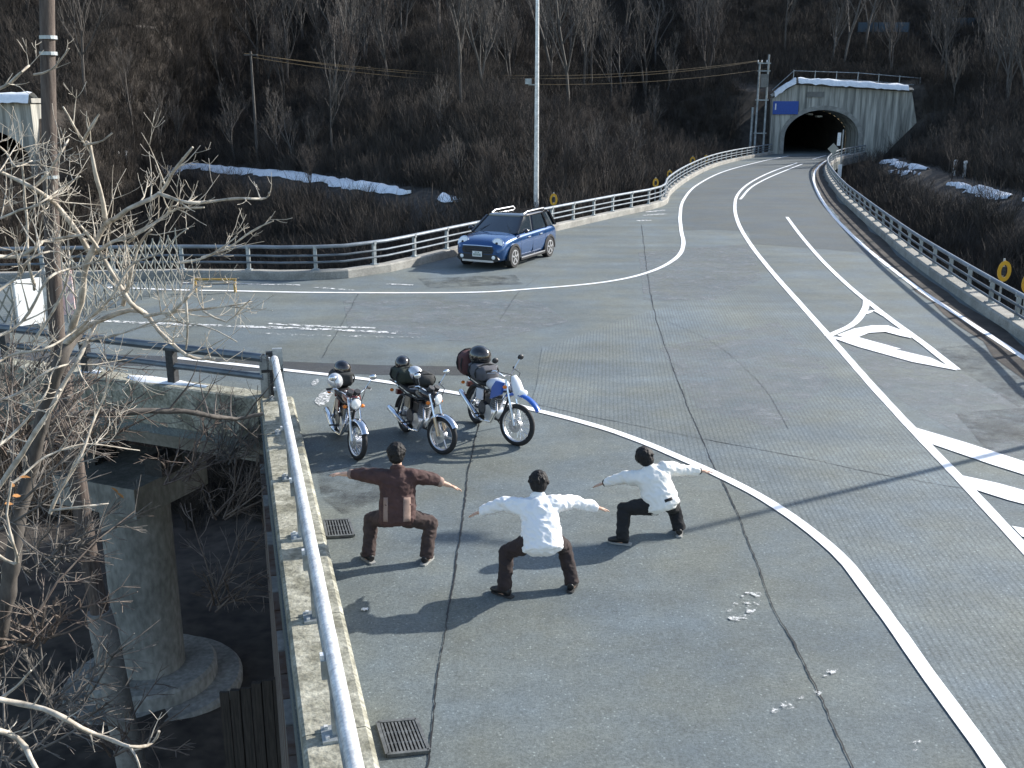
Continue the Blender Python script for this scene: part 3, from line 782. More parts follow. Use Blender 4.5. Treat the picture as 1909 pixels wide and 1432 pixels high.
# coping along the top, snow on it
cop = [Vector((xl - .1, yP, PZ(1434, 184)[1])), Vector((PZ(1482, 158)[0], yP, PZ(1482, 158)[1])), Vector((xr + .7, yP, PZ(1690, 172)[1]))]
MB().tube([p + Vector((0, .25, .2)) for p in cop], [(.5, .22)] * 3, 4, ref=(0, 1, .0001)).build('coping', M['concrete'], t, world=True)
def sn(path, wd, th, seed):
    mb_ = MB(); pts = smooth_path(path, .35); rows = []
    for i, p in enumerate(pts):
        row = []
        for k_ in range(7):
            f = k_ / 6; j = noise.noise(Vector((i * .5, f * 2, seed)))
            row.append(len(mb_.v)); mb_.v.append(p + Vector((0, -wd * .35 + wd * f, (th * (math.sin(math.pi * f) ** .6) * (.85 + .4 * j)) - (.28 + .12 * noise.noise(Vector((i * .9, seed, 2)))) * (f < .1))))
        rows.append(row)
    for a, b in zip(rows[:-1], rows[1:]):
        for k_ in range(6): mb_.f.append((a[k_], b[k_], b[k_ + 1], a[k_ + 1]))
    return mb_
o = sn([p + Vector((0, -.1, .40)) for p in (cop[1] + Vector((.2, 0, 0)), cop[1].lerp(cop[2], .5), cop[2] + Vector((-.6, 0, 0)))], 1.3, .34, 4.4).build('snow', M['snow'], smooth=True, angle=80); tag(o, kind='stuff')
o = sn([p + Vector((0, -.1, .40)) for p in (cop[0] + Vector((.2, 0, 0)), cop[0].lerp(cop[1], .5), cop[1])], 1.0, .3, 6.4).build('snow', M['snow'], smooth=True, angle=80); tag(o, kind='stuff')
# tube
def tunnel_tube(xc, hw, spring, top, y0, length, parent):
    ap = arch_pts(xc, hw, spring, top, -0.3, 20); mb_ = MB(); n = len(ap)
    for yy in (y0, y0 + length):
        for a, b in ap: mb_.v.append(Vector((xc + (a - xc) * .999, yy, b)))
    for i in range(n - 1): mb_.f.append((i, i + 1, n + i + 1, n + i))
    mb_.f.append(tuple(n + i for i in range(n)))
    return mb_.build('tunnel_lining', M['tunnel_in'], parent, world=True, smooth=True, angle=50)
tunnel_tube(xcA, hwA, 1.6, topA, yP + 4.0, 41, t)
mb = MB(); ap = arch_pts(xcA, hwA, 1.6, topA, 0); ap2 = arch_pts(xcA, hwA + .42, 1.6, topA + .42, 0); n = len(ap)
for a, b in zip(ap, ap2):
    mb.v += [Vector((a[0], yP - .08, a[1])), Vector((b[0], yP - .08, b[1])), Vector((b[0], yP + .01, b[1])), Vector((a[0], yP + .01, a[1]))]
for i in range(n - 1):
    for k_ in range(4): mb.f.append((4 * i + k_, 4 * i + (k_ + 1) % 4, 4 * i + 4 + (k_ + 1) % 4, 4 * i + 4 + k_))
mb.build('arch_ring', M['concrete'], t, world=True)
for a, b in ((1509, 213), (1526, 217)):
    p = at(a, b, yP + 3); MB().box(p, (.5, .9, .16)).build('tunnel_lamp', M['lamp_glass'], t, world=True)
p = at(1520, 176, yP); MB().box((p.x, yP - .05, p.z), (1.7, .09, .5)).build('name_plate', M['concrete_dark'], t, world=True)
# blue sign on the portal with a pale strip and rows of marks too small to read
p = at(1464, 201, yP)
t = thing('blue_sign', 'long blue sign fixed to the concrete beside the tunnel arch', 'sign', (p.x, yP - .12, p.z))
MB().box((0, 0, 0), (2.5, .06, 1.25)).build('sign_face', M['sign_blue'], t)
MB().box((-1.0, -.04, .1), (.12, .02, .6)).build('white_mark', M['sign_white'], t)
for sx in (-.9, .9): MB().box((sx, .07, 0), (.08, .08, 1.0)).build('bracket', M['galv_dull'], t)
# fence above the portal
t = thing('portal_fence', 'thin dark wire fence standing above the snowy tunnel portal', 'fence', (xcA, yP + 2.5, 8.5))
fz = [at(1440, 168, yP + 2.5), at(1480, 132, yP + 2.5), at(1600, 136, yP + 2.5), at(1716, 146, yP + 2.5)]
for f in (0, -.7, -1.3): MB().tube([q + Vector((0, 0, f)) for q in fz], .035, 5).build('wire_rail', M['galv_dull'], t, world=True)
for a, b in zip(fz[:-1], fz[1:]):
    m_ = max(1, int((b - a).length / 1.8))
    for k_ in range(m_ + (b is fz[-1])):
        q = a.lerp(b, k_ / m_); MB().bar(q + Vector((0, 0, .1)), q + Vector((0, 0, -2.0)), .07, .07).build('post', M['galv_dull'], t, world=True)
# left portal
xlp = LPX - 6
t = thing('tunnel_portal', 'tunnel portal with its arch half hidden behind bare branches and a wooden pole', 'tunnel', (xlp, LPY, 0))
zl = at(40, 192, LPY).z
wall_arch([(LPX - 12, -1), (LPX, -1), (LPX, zl + .1), (LPX - 12, zl - .5)], arch_pts(LPX - 4.4, 3.9, 1.2, at(10, 236, LPY).z, -.9), 4.0, LPY).build('portal_wall', M['portal'], t, world=True)
tunnel_tube(LPX - 4.4, 3.9, 1.2, at(10, 236, LPY).z, LPY + 4.0, 28, t)
MB().box((LPX - 6, LPY + 1.0, zl + .15), (12.3, 2.3, .3)).build('coping', M['concrete'], t, world=True)
o = sn([Vector((LPX - 12, LPY, zl + .28)), Vector((LPX - 6, LPY, zl + .3)), Vector((LPX + .1, LPY, zl + .3))], 1.6, .4, 9.4).build('snow', M['snow'], smooth=True, angle=80); tag(o, kind='stuff')
MB().sheet([(LPX - 8.5, LPY - 14), (LPX - .3, LPY - 14), (LPX - .4, LPY + 30), (LPX - 8.5, LPY + 30)], 0.12).build('road_surface', M['asphalt_road'])['kind'] = 'structure'
# snow along the terrace edge and in patches on the slope
def snow_px(pix, wid, th, thr, seed):
    path = [hit(a, b) for a, b in pix]; path = [Vector((p.x, p.y, 0)) for p in path if p]
    if len(path) < 2: return
    pts = smooth_path(path, .35)
    mb_ = MB(); prev = None
    for i, p in enumerate(pts):
        d = pts[min(i + 1, len(pts) - 1)] - pts[max(i - 1, 0)]; d.normalize(); nn = Vector((-d.y, d.x, 0))
        wv = .5 + noise.noise(Vector((i * .09, seed, 0))) + .5 * noise.noise(Vector((i * .37, seed + 5, 0)))
        w_ = wid * max(0, min(1.2, (wv - thr) * 1.6)) * min(1, 8 * min(i, len(pts) - 1 - i) / len(pts))
        gr = abs(tz(p.x, p.y + .8) - tz(p.x, p.y - .8)) + abs(tz(p.x + .8, p.y) - tz(p.x - .8, p.y))
        if gr > 1.5: w_ *= max(0, 1 - (gr - 1.5) * .8)
        if w_ < .12: prev = None; continue
        row = []
        for k_ in range(8):
            f = k_ / 7; q = p + nn * ((f - .55) * w_ + .25 * noise.noise(Vector((i * .3, seed, f))))
            row.append(len(mb_.v)); mb_.v.append(Vector((q.x, q.y, tz(q.x, q.y) + .05 + th * math.sin(math.pi * f) ** .6 * (.8 + .6 * noise.noise(Vector((i * .4, f * 4, seed)))))))
        if prev:
            for k_ in range(7): mb_.f.append((prev[k_], row[k_], row[k_ + 1], prev[k_ + 1]))
        prev = row
    if mb_.f:
        o_ = mb_.build('snow', M['snow'], smooth=True, angle=80); tag(o_, kind='stuff')
snow_px([(112, 305), (140, 304), (170, 304), (200, 306)], 1.1, .22, -.3, 1.2)
snow_px([(195, 307), (260, 306), (350, 310), (450, 319), (560, 328), (680, 344), (778, 359)], 1.25, .18, -.45, 2.2)
snow_px([(810, 366), (860, 375), (930, 387)], .7, .15, .2, 3.3)
snow_px([(960, 250), (1010, 258), (1090, 268)], 1.0, .3, .45, 4.1)
snow_px([(1170, 268), (1210, 275)], .8, .2, .3, 5.9)
snow_px([(1305, 196), (1335, 190), (1365, 208)], 1.6, .3, .15, 6.6)
snow_px([(1640, 302), (1680, 308), (1730, 318)], .8, .16, -.1, 7.7)
snow_px([(1765, 344), (1800, 350), (1850, 364), (1930, 382)], .9, .18, -.1, 8.2)
snow_px([(1655, 322), (1720, 328)], 1.0, .2, .3, 9.2)
# ================================================================== poles, signs, gate
def ground_on(px, py): return bp(px, py)
# tall street lamp behind the far guard rail
lb = bp(1000, 392); lb = Vector((lb.x, lb.y + .6, tz(lb.x, lb.y + .6) - .1))
t = thing('street_lamp', 'tall slim grey street lamp rising behind the blue car', 'street lamp', lb)
MB().tube([(0, 0, 0), (0, 0, 4), (0, 0, 12.2)], [.13, .11, .075], 14).build('pole', M['galv'], t, smooth=True)
MB().box((0, 0, .25), (.36, .36, .5)).build('base_plate', M['galv_dull'], t)
MB().tube([(0, 0, 12.1), (.2, -.3, 12.5), (.6, -1.0, 12.75), (.9, -1.6, 12.8)], .045, 8).build('arm', M['galv'], t, smooth=True)
hd = MB().ball((1.0, -1.85, 12.8), (.16, .4, .1), 12).build('lamp_head', M['galv_dull'], t, smooth=True)
p = at(985, 158, lb.y) - lb
MB().bar((0, 0, p.z), (p.x, 0, p.z), .05, .05).build('bracket', M['galv_dull'], t)
MB().box((p.x, 0, p.z + .15), (.3, .2, .25)).build('camera_box', M['galv_dull'], t)
# lamp outside the frame whose long shadow crosses the plaza
q = bp(1280, 990) + Vector((.875, .485, 0)) * 12.3; q.z = tz(q.x, q.y)
t = thing('street_lamp', 'street lamp standing beyond the right guard rail', 'street lamp', q)
MB().tube([(0, 0, 0), (0, 0, 3 - q.z), (0, 0, 6.6 - q.z)], [.075, .065, .05], 12).build('pole', M['galv'], t, smooth=True)
MB().tube([(0, 0, 6.5 - q.z), (-.3, .1, 6.9 - q.z), (-1.3, .4, 7.0 - q.z)], .05, 8).build('arm', M['galv'], t, smooth=True)
MB().ball((-1.6, .5, 7.0 - q.z), (.4, .17, .1), 12).build('lamp_head', M['galv_dull'], t, smooth=True)
# wooden pole in the foreground
def pole_pt(px, py, Y): return at(px, py, Y)
ppx = [(84, -260), (87, -60), (89, 100), (93, 300), (98, 480), (106, 620), (122, 740), (142, 880), (166, 1040), (194, 1180), (224, 1330), (262, 1500), (300, 1640)]
pp = [at(a, b, 13.0) for a, b in ppx]
t = thing('wooden_pole', 'brown wooden utility pole with a grey sleeve rising among bare branches', 'utility pole', (pp[-1].x, pp[-1].y, pp[-1].z))
MB().tube(pp, [.085, .087, .088, .09, .095, .10, .11, .118, .125, .13, .135, .14, .145], 14).build('shaft', M['wood'], t, world=True, smooth=True)
sl = [at(a, b, 13.0) for a, b in [(184, 1140), (194, 1180), (224, 1330), (262, 1500), (300, 1640)]]
MB().tube(sl, [.17, .19, .2, .21, .215], 14).build('sleeve', M['concrete_dark'], t, world=True, smooth=True)
for yy in (70, 100, 330):
    c0 = at(89 + yy * .015, yy, 13.0); MB().lathe([(.10, -.02), (.103, -.02), (.103, .02), (.10, .02)], 14, Matrix.Translation(c0)).build('steel_band', M['galv_dull'], t, world=True)
# twin pole beside the portal
ub = Vector((at(1414, 285, yP - 2).x, yP - 2, 0)); ub.z = min(tz(ub.x, ub.y), -.1)
H_ = at(1414, 112, yP - 2).z - ub.z
t = thing('utility_pole', 'twin steel utility pole with crossarms standing left of the tunnel arch', 'utility pole', ub)
for sx, hh in ((-.42, H_ - .2), (.42, H_ + .5)):
    MB().tube([(sx, 0, 0), (sx, 0, hh)], [.12, .09], 10).build('pole', M['galv_dull'], t, smooth=True)
for hz in (H_ - .3, H_ - 1.0, H_ * .62, H_ * .3): MB().box((0, -.1, hz), (1.25, .1, .1)).build('crossarm', M['galv_dull'], t)
MB().box((.05, -.3, H_ - 1.9), (.7, .5, 1.2)).build('transformer', M['concrete_dark'], t)
for sx in (-.6, -.25, .25): MB().lathe([(.05, 0), (.07, .05), (.04, .1), (.07, .15), (.03, .22)], 8, Matrix.Translation((sx, -.1, H_ - .22))).build('insulator', M['sign_white'], t)
MB().tube([(-.8, .3, 0), (-.75, .3, H_ * .55)], .13, 8).build('conduit', M['galv_dull'], t)
# lone pole on the terrace
hb = hit(481, 308) or bp(481, 312)
hb.z = tz(hb.x, hb.y)
t = thing('utility_pole', 'thin straight pole standing above the strip of snow', 'utility pole', hb)
H2 = at(481, 96, hb.y).z - hb.z
MB().tube([(0, 0, -.2), (0, 0, H2)], [.12, .08], 10).build('pole', M['bark_pale'], t, smooth=True)
MB().box((0, -.1, H2 - .25), (1.0, .1, .1)).build('crossarm', M['bark_pale'], t)
# cables between them
for k_, (sx, dz, sag) in enumerate(((-.6, 0.0, 1.5), (-.25, 0.0, 1.75), (.25, -.75, 1.7))):
    a = ub + Vector((sx, -.1, H_ - .05 + dz)); b = hb + Vector((sx * .8, -.1, H2 - .15 + dz * .4))
    pts = [a.lerp(b, f) + Vector((0, 0, -sag * 4 * f * (1 - f))) for f in [i / 24 for i in range(25)]]
    o = MB().tube(pts, .016, 4).build('overhead_cable', M['wire'])
    tag(o, 'thin overhead cable strung from the twin pole across the dark slope', 'cable', 'overhead cables')
# signs beside the tunnel mouth
sb = bp(1556, 312); sb = sb + Vector((.55, .3, 0)); sb.z = -.62
t = thing('road_sign', 'pale diamond sign and narrow board on a post by the tunnel mouth', 'road sign', (sb.x, sb.y, -.1))
MB().tube([(0, 0, -.3), (0, 0, 3.0)], .05, 8).build('post', M['galv_dull'], t)
zs = at(1553, 275, sb.y).z
MB().box((0, 0, 0), (.62, .03, .62), M=Matrix.Translation((at(1553, 275, sb.y).x - sb.x, -.07, zs)) @ Matrix.Rotation(R(45), 4, 'Y')).build('diamond_panel', M['sign_back'], t)
q = at(1564, 262, sb.y) - Vector((sb.x, sb.y, -.1)); MB().box((q.x, 0, q.z + .1), (.26, .05, 1.0)).build('narrow_board', M['sign_white'], t)
s2 = at(1565, 318, sb.y - 1.5); zg = tz(s2.x, s2.y)
t = thing('marker_post', 'short pale board on a post below the diamond sign', 'marker post', (s2.x, s2.y, zg))
MB().tube([(0, 0, -.1), (0, 0, s2.z - zg)], .05, 8).build('post', M['galv_dull'], t)
MB().box((0, -.06, s2.z - zg), (.3, .05, .95)).build('board', M['sign_white'], t)
# yellow delineators behind the rails
def delin(px, py, base_z, hpx, label, group=None, depth=None):
    Y_ = depth; c0 = at(px, py, Y_); g = tz(c0.x, c0.y) if base_z is None else base_z
    g = min(g, c0.z - .5)
    t_ = thing('road_marker', label, 'road marker', (c0.x, c0.y, g), group=group)
    h_ = c0.z - g; s_ = hpx / FPX * Y_ * .5
    MB().tube([(0, 0, -.1), (0, 0, h_ + s_)], .03, 8).build('post', M['galv_dull'], t_)
    ring = MB(); n = 18; w_ = s_ * .55
    for k_ in range(n):
        a = 2 * math.pi * k_ / n
        for rr, yy in ((1, -.05), (.5, -.05), (.5, -.085), (1, -.085)):
            ring.v.append(Vector((w_ * rr * math.cos(a), yy, h_ + s_ * .85 * (1 if rr == 1 else .62) * math.sin(a))))
    for k_ in range(n):
        j = (k_ + 1) % n
        for m_ in range(4): ring.f.append((4 * k_ + m_, 4 * k_ + (m_ + 1) % 4, 4 * j + (m_ + 1) % 4, 4 * j + m_))
    ring.build('reflector_ring', M['orange'], t_)
    MB().box((0, -.045, h_), (w_ * .6, .03, s_ * .7)).build('dark_plate', M['iron'], t_)
def rail_y(path, px):
    best = min(path, key=lambda p: abs(proj(p)[0] - px) + (0 if p.y > 5 else 1e6)); return best.y
for px, py, hp in ((1032, 372, 26), (1222, 341, 20), (1248, 325, 18), (1291, 300, 18), (1316, 296, 16)):
    delin(px, py, None, hp, {1032: 'yellow ring marker close to the tall street lamp'}.get(px, 'small yellow ring marker behind the far curve of the guard rail'), None if px == 1032 else 'ring markers on the far curve', rail_y(far_out, px) + .7)
delin(1870, 505, None, 46, 'yellow ring marker behind the right guard rail', 'ring markers by the right guard rail', 27.0)
delin(1915, 528, None, 46, 'yellow ring marker behind the right guard rail', 'ring markers by the right guard rail', 25.2)
# folding lattice gate closing the side road
ga, gb = bp(128, 604), bp(336, 538)
t = thing('folding_gate', 'folding lattice gate of crossed metal bars closing the side road', 'gate', ga)
v = gb - ga; Lg = v.length; u = v.normalized(); hg = 1.35
n = 13; cell = Lg / n
nrm = Vector((-u.y, u.x, 0))
for k_ in range(-2, n):
    for sgn in (1, -1):
        a0, a1 = max(0, k_), min(n, k_ + 3)
        f0, f1 = (a0 - k_) / 3, (a1 - k_) / 3
        z0, z1 = (f0, f1) if sgn > 0 else (1 - f0, 1 - f1)
        MB().bar(ga + u * cell * a0 + nrm * .015 * sgn + Vector((0, 0, .12 + hg * z0)), ga + u * cell * a1 + nrm * .015 * sgn + Vector((0, 0, .12 + hg * z1)), .012, .035, up=(0, 0, 1)).build('lattice_bar', M['gate'], t, world=True)
for k_ in range(0, n + 1, 1):
    MB().bar(ga + u * cell * k_ + Vector((0, 0, .02)), ga + u * cell * k_ + Vector((0, 0, hg + (.35 if k_ % 13 == 0 else .2))), .03, .03).build('upright', M['gate'], t, world=True)
# boards at the gate end
pb_ = bp(62, 612)
t = thing('barrier_board', 'white upright board standing by the end of the lattice gate', 'board', pb_)
wz = at(62, 520, pb_.y).z
MB().box((0, 0, wz / 2 + .05), (.62, .05, wz - .1), .85).build('panel', M['sign_white'], t)
for sx in (-.22, .22): MB().box((sx * .66 - .045, sx * .75 + .045, wz / 2), (.05, .05, wz), .85).build('leg', M['galv_dull'], t)
pb_ = bp(122, 600)
t = thing('barrier_board', 'faded pink and white board partly hidden by the wooden pole', 'board', pb_)
wz = at(122, 505, pb_.y).z
MB().box((.05, 0, wz / 2 + .1), (.42, .05, wz - .15), .2).build('panel', M['sign_pink'], t)
for sx in (-.15, .2): MB().box((sx, .06, wz / 2), (.05, .05, wz)).build('leg', M['galv_dull'], t)
# further lattice to the left of the boards
ga2, gb2 = bp(-150, 616), bp(30, 610)
t = thing('folding_gate', 'lattice gate section on the far side of the white board', 'gate', ga2)
v = gb2 - ga2; Lg = v.length; u = v.normalized(); n = 9; cell = Lg / n
for k_ in range(-1, n):
    for sgn in (1, -1):
        a0, a1 = max(0, k_), min(n, k_ + 2); f0, f1 = (a0 - k_) / 2, (a1 - k_) / 2
        z0, z1 = (f0, f1) if sgn > 0 else (1 - f0, 1 - f1)
        MB().bar(ga2 + u * cell * a0 + Vector((0, .015 * sgn, .12 + .9 * z0)), ga2 + u * cell * a1 + Vector((0, .015 * sgn, .12 + .9 * z1)), .012, .035).build('lattice_bar', M['gate'], t, world=True)
for k_ in (0, 4, 9): MB().bar(ga2 + u * cell * k_, ga2 + u * cell * k_ + Vector((0, 0, 1.1)), .03, .03).build('upright', M['gate'], t, world=True)
# low yellow barrier bar
a, b = bp(362, 545), bp(442, 545)
t = thing('barrier_bar', 'low yellow barrier bar on two feet beside the lattice gate', 'barrier', (a + b) / 2)
MB().bar(a + Vector((0, 0, .36)), b + Vector((0, 0, .36)), .05, .05).build('bar', M['yellow'], t, world=True)
for q in (a.lerp(b, .04), a.lerp(b, .96)):
    MB().bar(q + Vector((0, 0, .003)), q + Vector((0, 0, .33)), .06, .06).build('foot', M['yellow'], t, world=True)
# blue snow fence high on the slope
for (x0, x1, yy, lab) in ((1588, 1682, 58, 'longer blue-grey panel fence high among the trees above the tunnel'), (1762, 1830, 48, 'short blue-grey panel fence high among the trees above the tunnel')):
    h0 = hit((x0 + x1) / 2, yy)
    if not h0: continue
    a, b = at(x0, yy + 4, h0.y), at(x1, yy + 4, h0.y); a.y -= 2; b.y -= 2
    t = thing('panel_fence', lab, 'fence', (a + b) / 2)
    m_ = 5
    for k_ in range(m_):
        f0, f1 = a.lerp(b, k_ / m_), a.lerp(b, (k_ + .9) / m_)
        MB().bar(f0 + Vector((0, 0, .5)), f1 + Vector((0, 0, .5)), .1, 1.0).build('panel', M['fence_blue'], t, world=True)
    for k_ in range(m_ + 1):
        q = a.lerp(b, k_ / m_); MB().bar(q + Vector((0, .12, 1.1)), q + Vector((0, .12, -3)), .12, .12).build('post', M['iron'], t, world=True)
# small white posts on the far bank
for px, py in ((222, 292), (236, 290)):
    h0 = hit(px, py + 14)
    if h0:
        t = thing('white_post', 'small white post on the bank behind the strip of snow', 'post', h0, group='white posts behind the snow')
        MB().tube([(0, 0, -.3), (0, 0, .9)], .09, 8).build('shaft', M['sign_white'], t); MB().box((0, -.02, .8), (.2, .2, .12)).build('cap', M['sign_white'], t)
for px, py in ((1778, 312), (1797, 314)):
    h0 = hit(px, py + 16)
    if h0:
        t = thing('white_post', 'pale post on the bank to the right of the tunnel', 'post', h0, group='pale posts right of the tunnel')
        MB().tube([(0, 0, -.3), (0, 0, 1.1)], .10, 8).build('shaft', M['sign_white'], t); MB().box((0, -.02, 1.0), (.22, .2, .12)).build('cap', M['sign_white'], t)
# ================================================================== bare trees
def grow(trunk, twigs, p, d, L, r, lev, maxlev, rng, up=.25, spread=.75, split=None, minr=.006):
    nseg = 5 if lev == 0 else 4 if lev < maxlev else 3
    pts, rr = [p], [r]; q = p.copy(); dd = d.copy()
    for i in range(nseg):
        dd = (dd + Vector((rng.uniform(-1, 1), rng.uniform(-1, 1), rng.uniform(-.6, 1))) * (.13 + .05 * lev) + Vector((0, 0, up * .25))).normalized()
        q = q + dd * (L / nseg); pts.append(q.copy()); rr.append(max(minr, r * (1 - .68 * (i + 1) / nseg)))
    (trunk if lev <= 1 else twigs).tube(pts, rr, 6 if lev == 0 else 4 if lev == 1 else 3, caps=False)
    if lev >= maxlev: return
    nb = (split or [6, 5, 5, 4])[lev]
    for k in range(nb):
        f = rng.uniform(.3, 1.0) if lev == 0 else rng.uniform(.2, 1.0)
        i = min(nseg - 1, int(f * nseg)); c0 = pts[i].lerp(pts[i + 1], f * nseg - i)
        ax = (pts[i + 1] - pts[i]).normalized(); az = rng.uniform(0, 6.283); s_ = perp(ax); s_ = Matrix.Rotation(az, 3, ax) @ s_
        nd = (ax * (1 - spread * rng.uniform(.5, 1)) + s_ * spread * rng.uniform(.6, 1.0) + Vector((0, 0, up))).normalized()
        rc = rr[i] * rng.uniform(.45, .7)
        grow(trunk, twigs, c0, nd, L * rng.uniform(.42, .66) * (1.15 - .45 * f), max(minr, rc), lev + 1, maxlev, rng, up, spread, split, minr)
protos = []
for k_ in range(9):
    rng = random.Random(40 + k_)
    tr, tw = MB(), MB()
    hgt = [6.5, 8.5, 5.0, 9.5, 7.0, 10.5, 4.2, 7.8, 6.0][k_]
    kindm = ['bark_pale', 'bark_mid', 'bark_dark', 'bark_mid', 'bark_dark', 'bark_pale', 'bark_dark', 'bark_mid', 'bark_pale'][k_]
    forks = [1, 1, 3, 1, 2, 1, 4, 2, 2][k_]
    for j in range(forks):
        d0 = Vector((rng.uniform(-.3, .3), rng.uniform(-.2, .2), 1)).normalized() if forks > 1 else Vector((rng.uniform(-.08, .08), rng.uniform(-.08, .08), 1)).normalized()
        grow(tr, tw, Vector((rng.uniform(-.1, .1) * (forks > 1), 0, -.3)), d0, hgt * rng.uniform(.85, 1), .045 + hgt * .0105, 0, 3, rng, up=.3 if k_ % 3 else .5, spread=.6, split=[8, 5, 4, 0], minr=.011)
    protos.append((tr.mesh('trunk', M[kindm]), tw.mesh('crown', M[kindm if kindm != 'bark_pale' else 'bark_mid']), kindm, forks))
KN = {'bark_pale': 'pale', 'bark_mid': 'grey', 'bark_dark': 'dark'}
rng = random.Random(11)
placed = []
def put_tree(pos, k_, sc, group='bare trees on the hillside'):
    tr, tw, km, fk = protos[k_]
    dt_ = dist_poly(np.array([pos.x]), np.array([pos.y]), toe)[0]; onh = inside(np.array([pos.x]), np.array([pos.y]), hillpoly)[0]
    if not onh: where = 'below the strip of snow' if pos.x < 0 else 'on the bank below the guard rail'
    elif pos.x > xcP + 9: where = 'on the slope right of the tunnel portal'
    elif pos.x > xcP - 8: where = 'on the slope above the tunnel portal'
    elif pos.x > 6: where = 'on the slope beside the tunnel road' if dt_ < 14 else 'high on the slope left of the tunnel portal'
    elif pos.x > -16: where = 'on the slope behind the street lamp' if dt_ < 14 else 'high on the slope behind the street lamp'
    else: where = 'just above the strip of snow' if dt_ < 14 else 'high on the slope above the strip of snow'
    size = 'small ' if sc < .55 else ''
    lab = '%s%s leafless tree %s %s' % (size, KN[km], 'with several stems' if fk > 1 else 'with one trunk', where)
    t_ = thing('bare_tree', lab, 'tree', pos, (0, 0, rng.uniform(0, 6.28)), lab.replace('tree', 'trees'))
    t_.scale = (sc, sc, sc * rng.uniform(.9, 1.15))
    inst('trunk', tr, t_); inst('crown', tw, t_)
# trees the photograph lets one pick out
for px, py, k_, sc in ((682, 132, 8, 1.1), (1548, 128, 0, 1.1), (1572, 128, 5, 1.0), (1880, 108, 5, 1.0), (1855, 150, 0, 1.0), (1875, 210, 5, .9), (1760, 140, 1, .9), (1655, 120, 3, .9), (1462, 105, 1, .9), (440, 300, 8, .75), (545, 310, 0, .7), (520, 305, 8, .8), (860, 350, 0, .5), (1000, 330, 2, .6), (1180, 330, 8, .5), (1110, 330, 0, .55), (300, 290, 8, .7), (250, 270, 1, .7), (620, 300, 1, .7), (160, 190, 1, .9), (1280, 110, 5, .7), (1330, 130, 1, .8)):
    h0 = hit(px, py)
    if h0: put_tree(Vector((h0.x, h0.y, tz(h0.x, h0.y))), k_, sc)
tries = 0; cnt = 0
while cnt < 240 and tries < 9000:
    tries += 1
    x, y = rng.uniform(-62, 75), rng.uniform(46, 128)
    z = tz(x, y)
    if z < -3.5: continue
    p = proj((x, y, z))
    if not (-60 < p[0] < 1970 and -170 < p[1] < 420): continue
    if inside(np.array([x]), np.array([y]), deck2)[0] or dist_poly(np.array([x]), np.array([y]), [tuple(q) for q in deck2])[0] < 3: continue
    if abs(x - (xcP + 1)) < 10 and -14 < y - yP < 5: continue
    if abs(x - (LPX - 6)) < 8 and -16 < y - LPY < 5: continue
    hillside = inside(np.array([x]), np.array([y]), hillpoly)[0]
    if not hillside and rng.random() < .75: continue
    if hillside and x < -4 and dist_poly(np.array([x]), np.array([y]), toe)[0] < 5 and rng.random() < .7: continue
    if any((x - a) ** 2 + (y - b) ** 2 < 3.2 for a, b in placed): continue
    placed.append((x, y))
    low = p[1] > 220
    k_ = rng.choice([2, 6, 2, 6, 4, 8]) if low else rng.choice(range(9))
    sc = rng.uniform(.32, .6) if low else rng.uniform(.65, 1.15)
    put_tree(Vector((x, y, z)), k_, sc); cnt += 1
for k_, (a, b, c, d) in enumerate(((1040, 20, 1190, 90), (1290, 30, 1380, 70), (560, 60, 640, 110), (1740, 90, 1850, 60), (250, 60, 330, 120))):
    h0, h1 = hit(a, b), hit(c, d)
    if not (h0 and h1): continue
    h0.z = tz(h0.x, h0.y) + .35; h1.z = tz(h1.x, h1.y) + .35
    if (h1 - h0).length > 14: h1 = h0 + (h1 - h0).normalized() * 14; h1.z = tz(h1.x, h1.y) + .35
    t = thing('fallen_log', 'grey fallen log lying slantwise on the wooded slope', 'log', h0, group='fallen logs on the slope')
    mid = h0.lerp(h1, .5); mid.z = max(mid.z, tz(mid.x, mid.y) + .3)
    MB().tube([h0, h0.lerp(mid, .5), mid, mid.lerp(h1, .5), h1], [.17, .15, .13, .1, .06], 7).build('stem', M['bark_pale'], t, world=True, smooth=True)
    for f in (.45, .6, .75):
        q = h0.lerp(h1, f) + Vector((0, 0, .1)); MB().tube([q, q + Vector((rng.uniform(-.8, .8), rng.uniform(-.5, .3), rng.uniform(.6, 1.3)))], [.05, .02], 5).build('limb', M['bark_pale'], t, world=True)
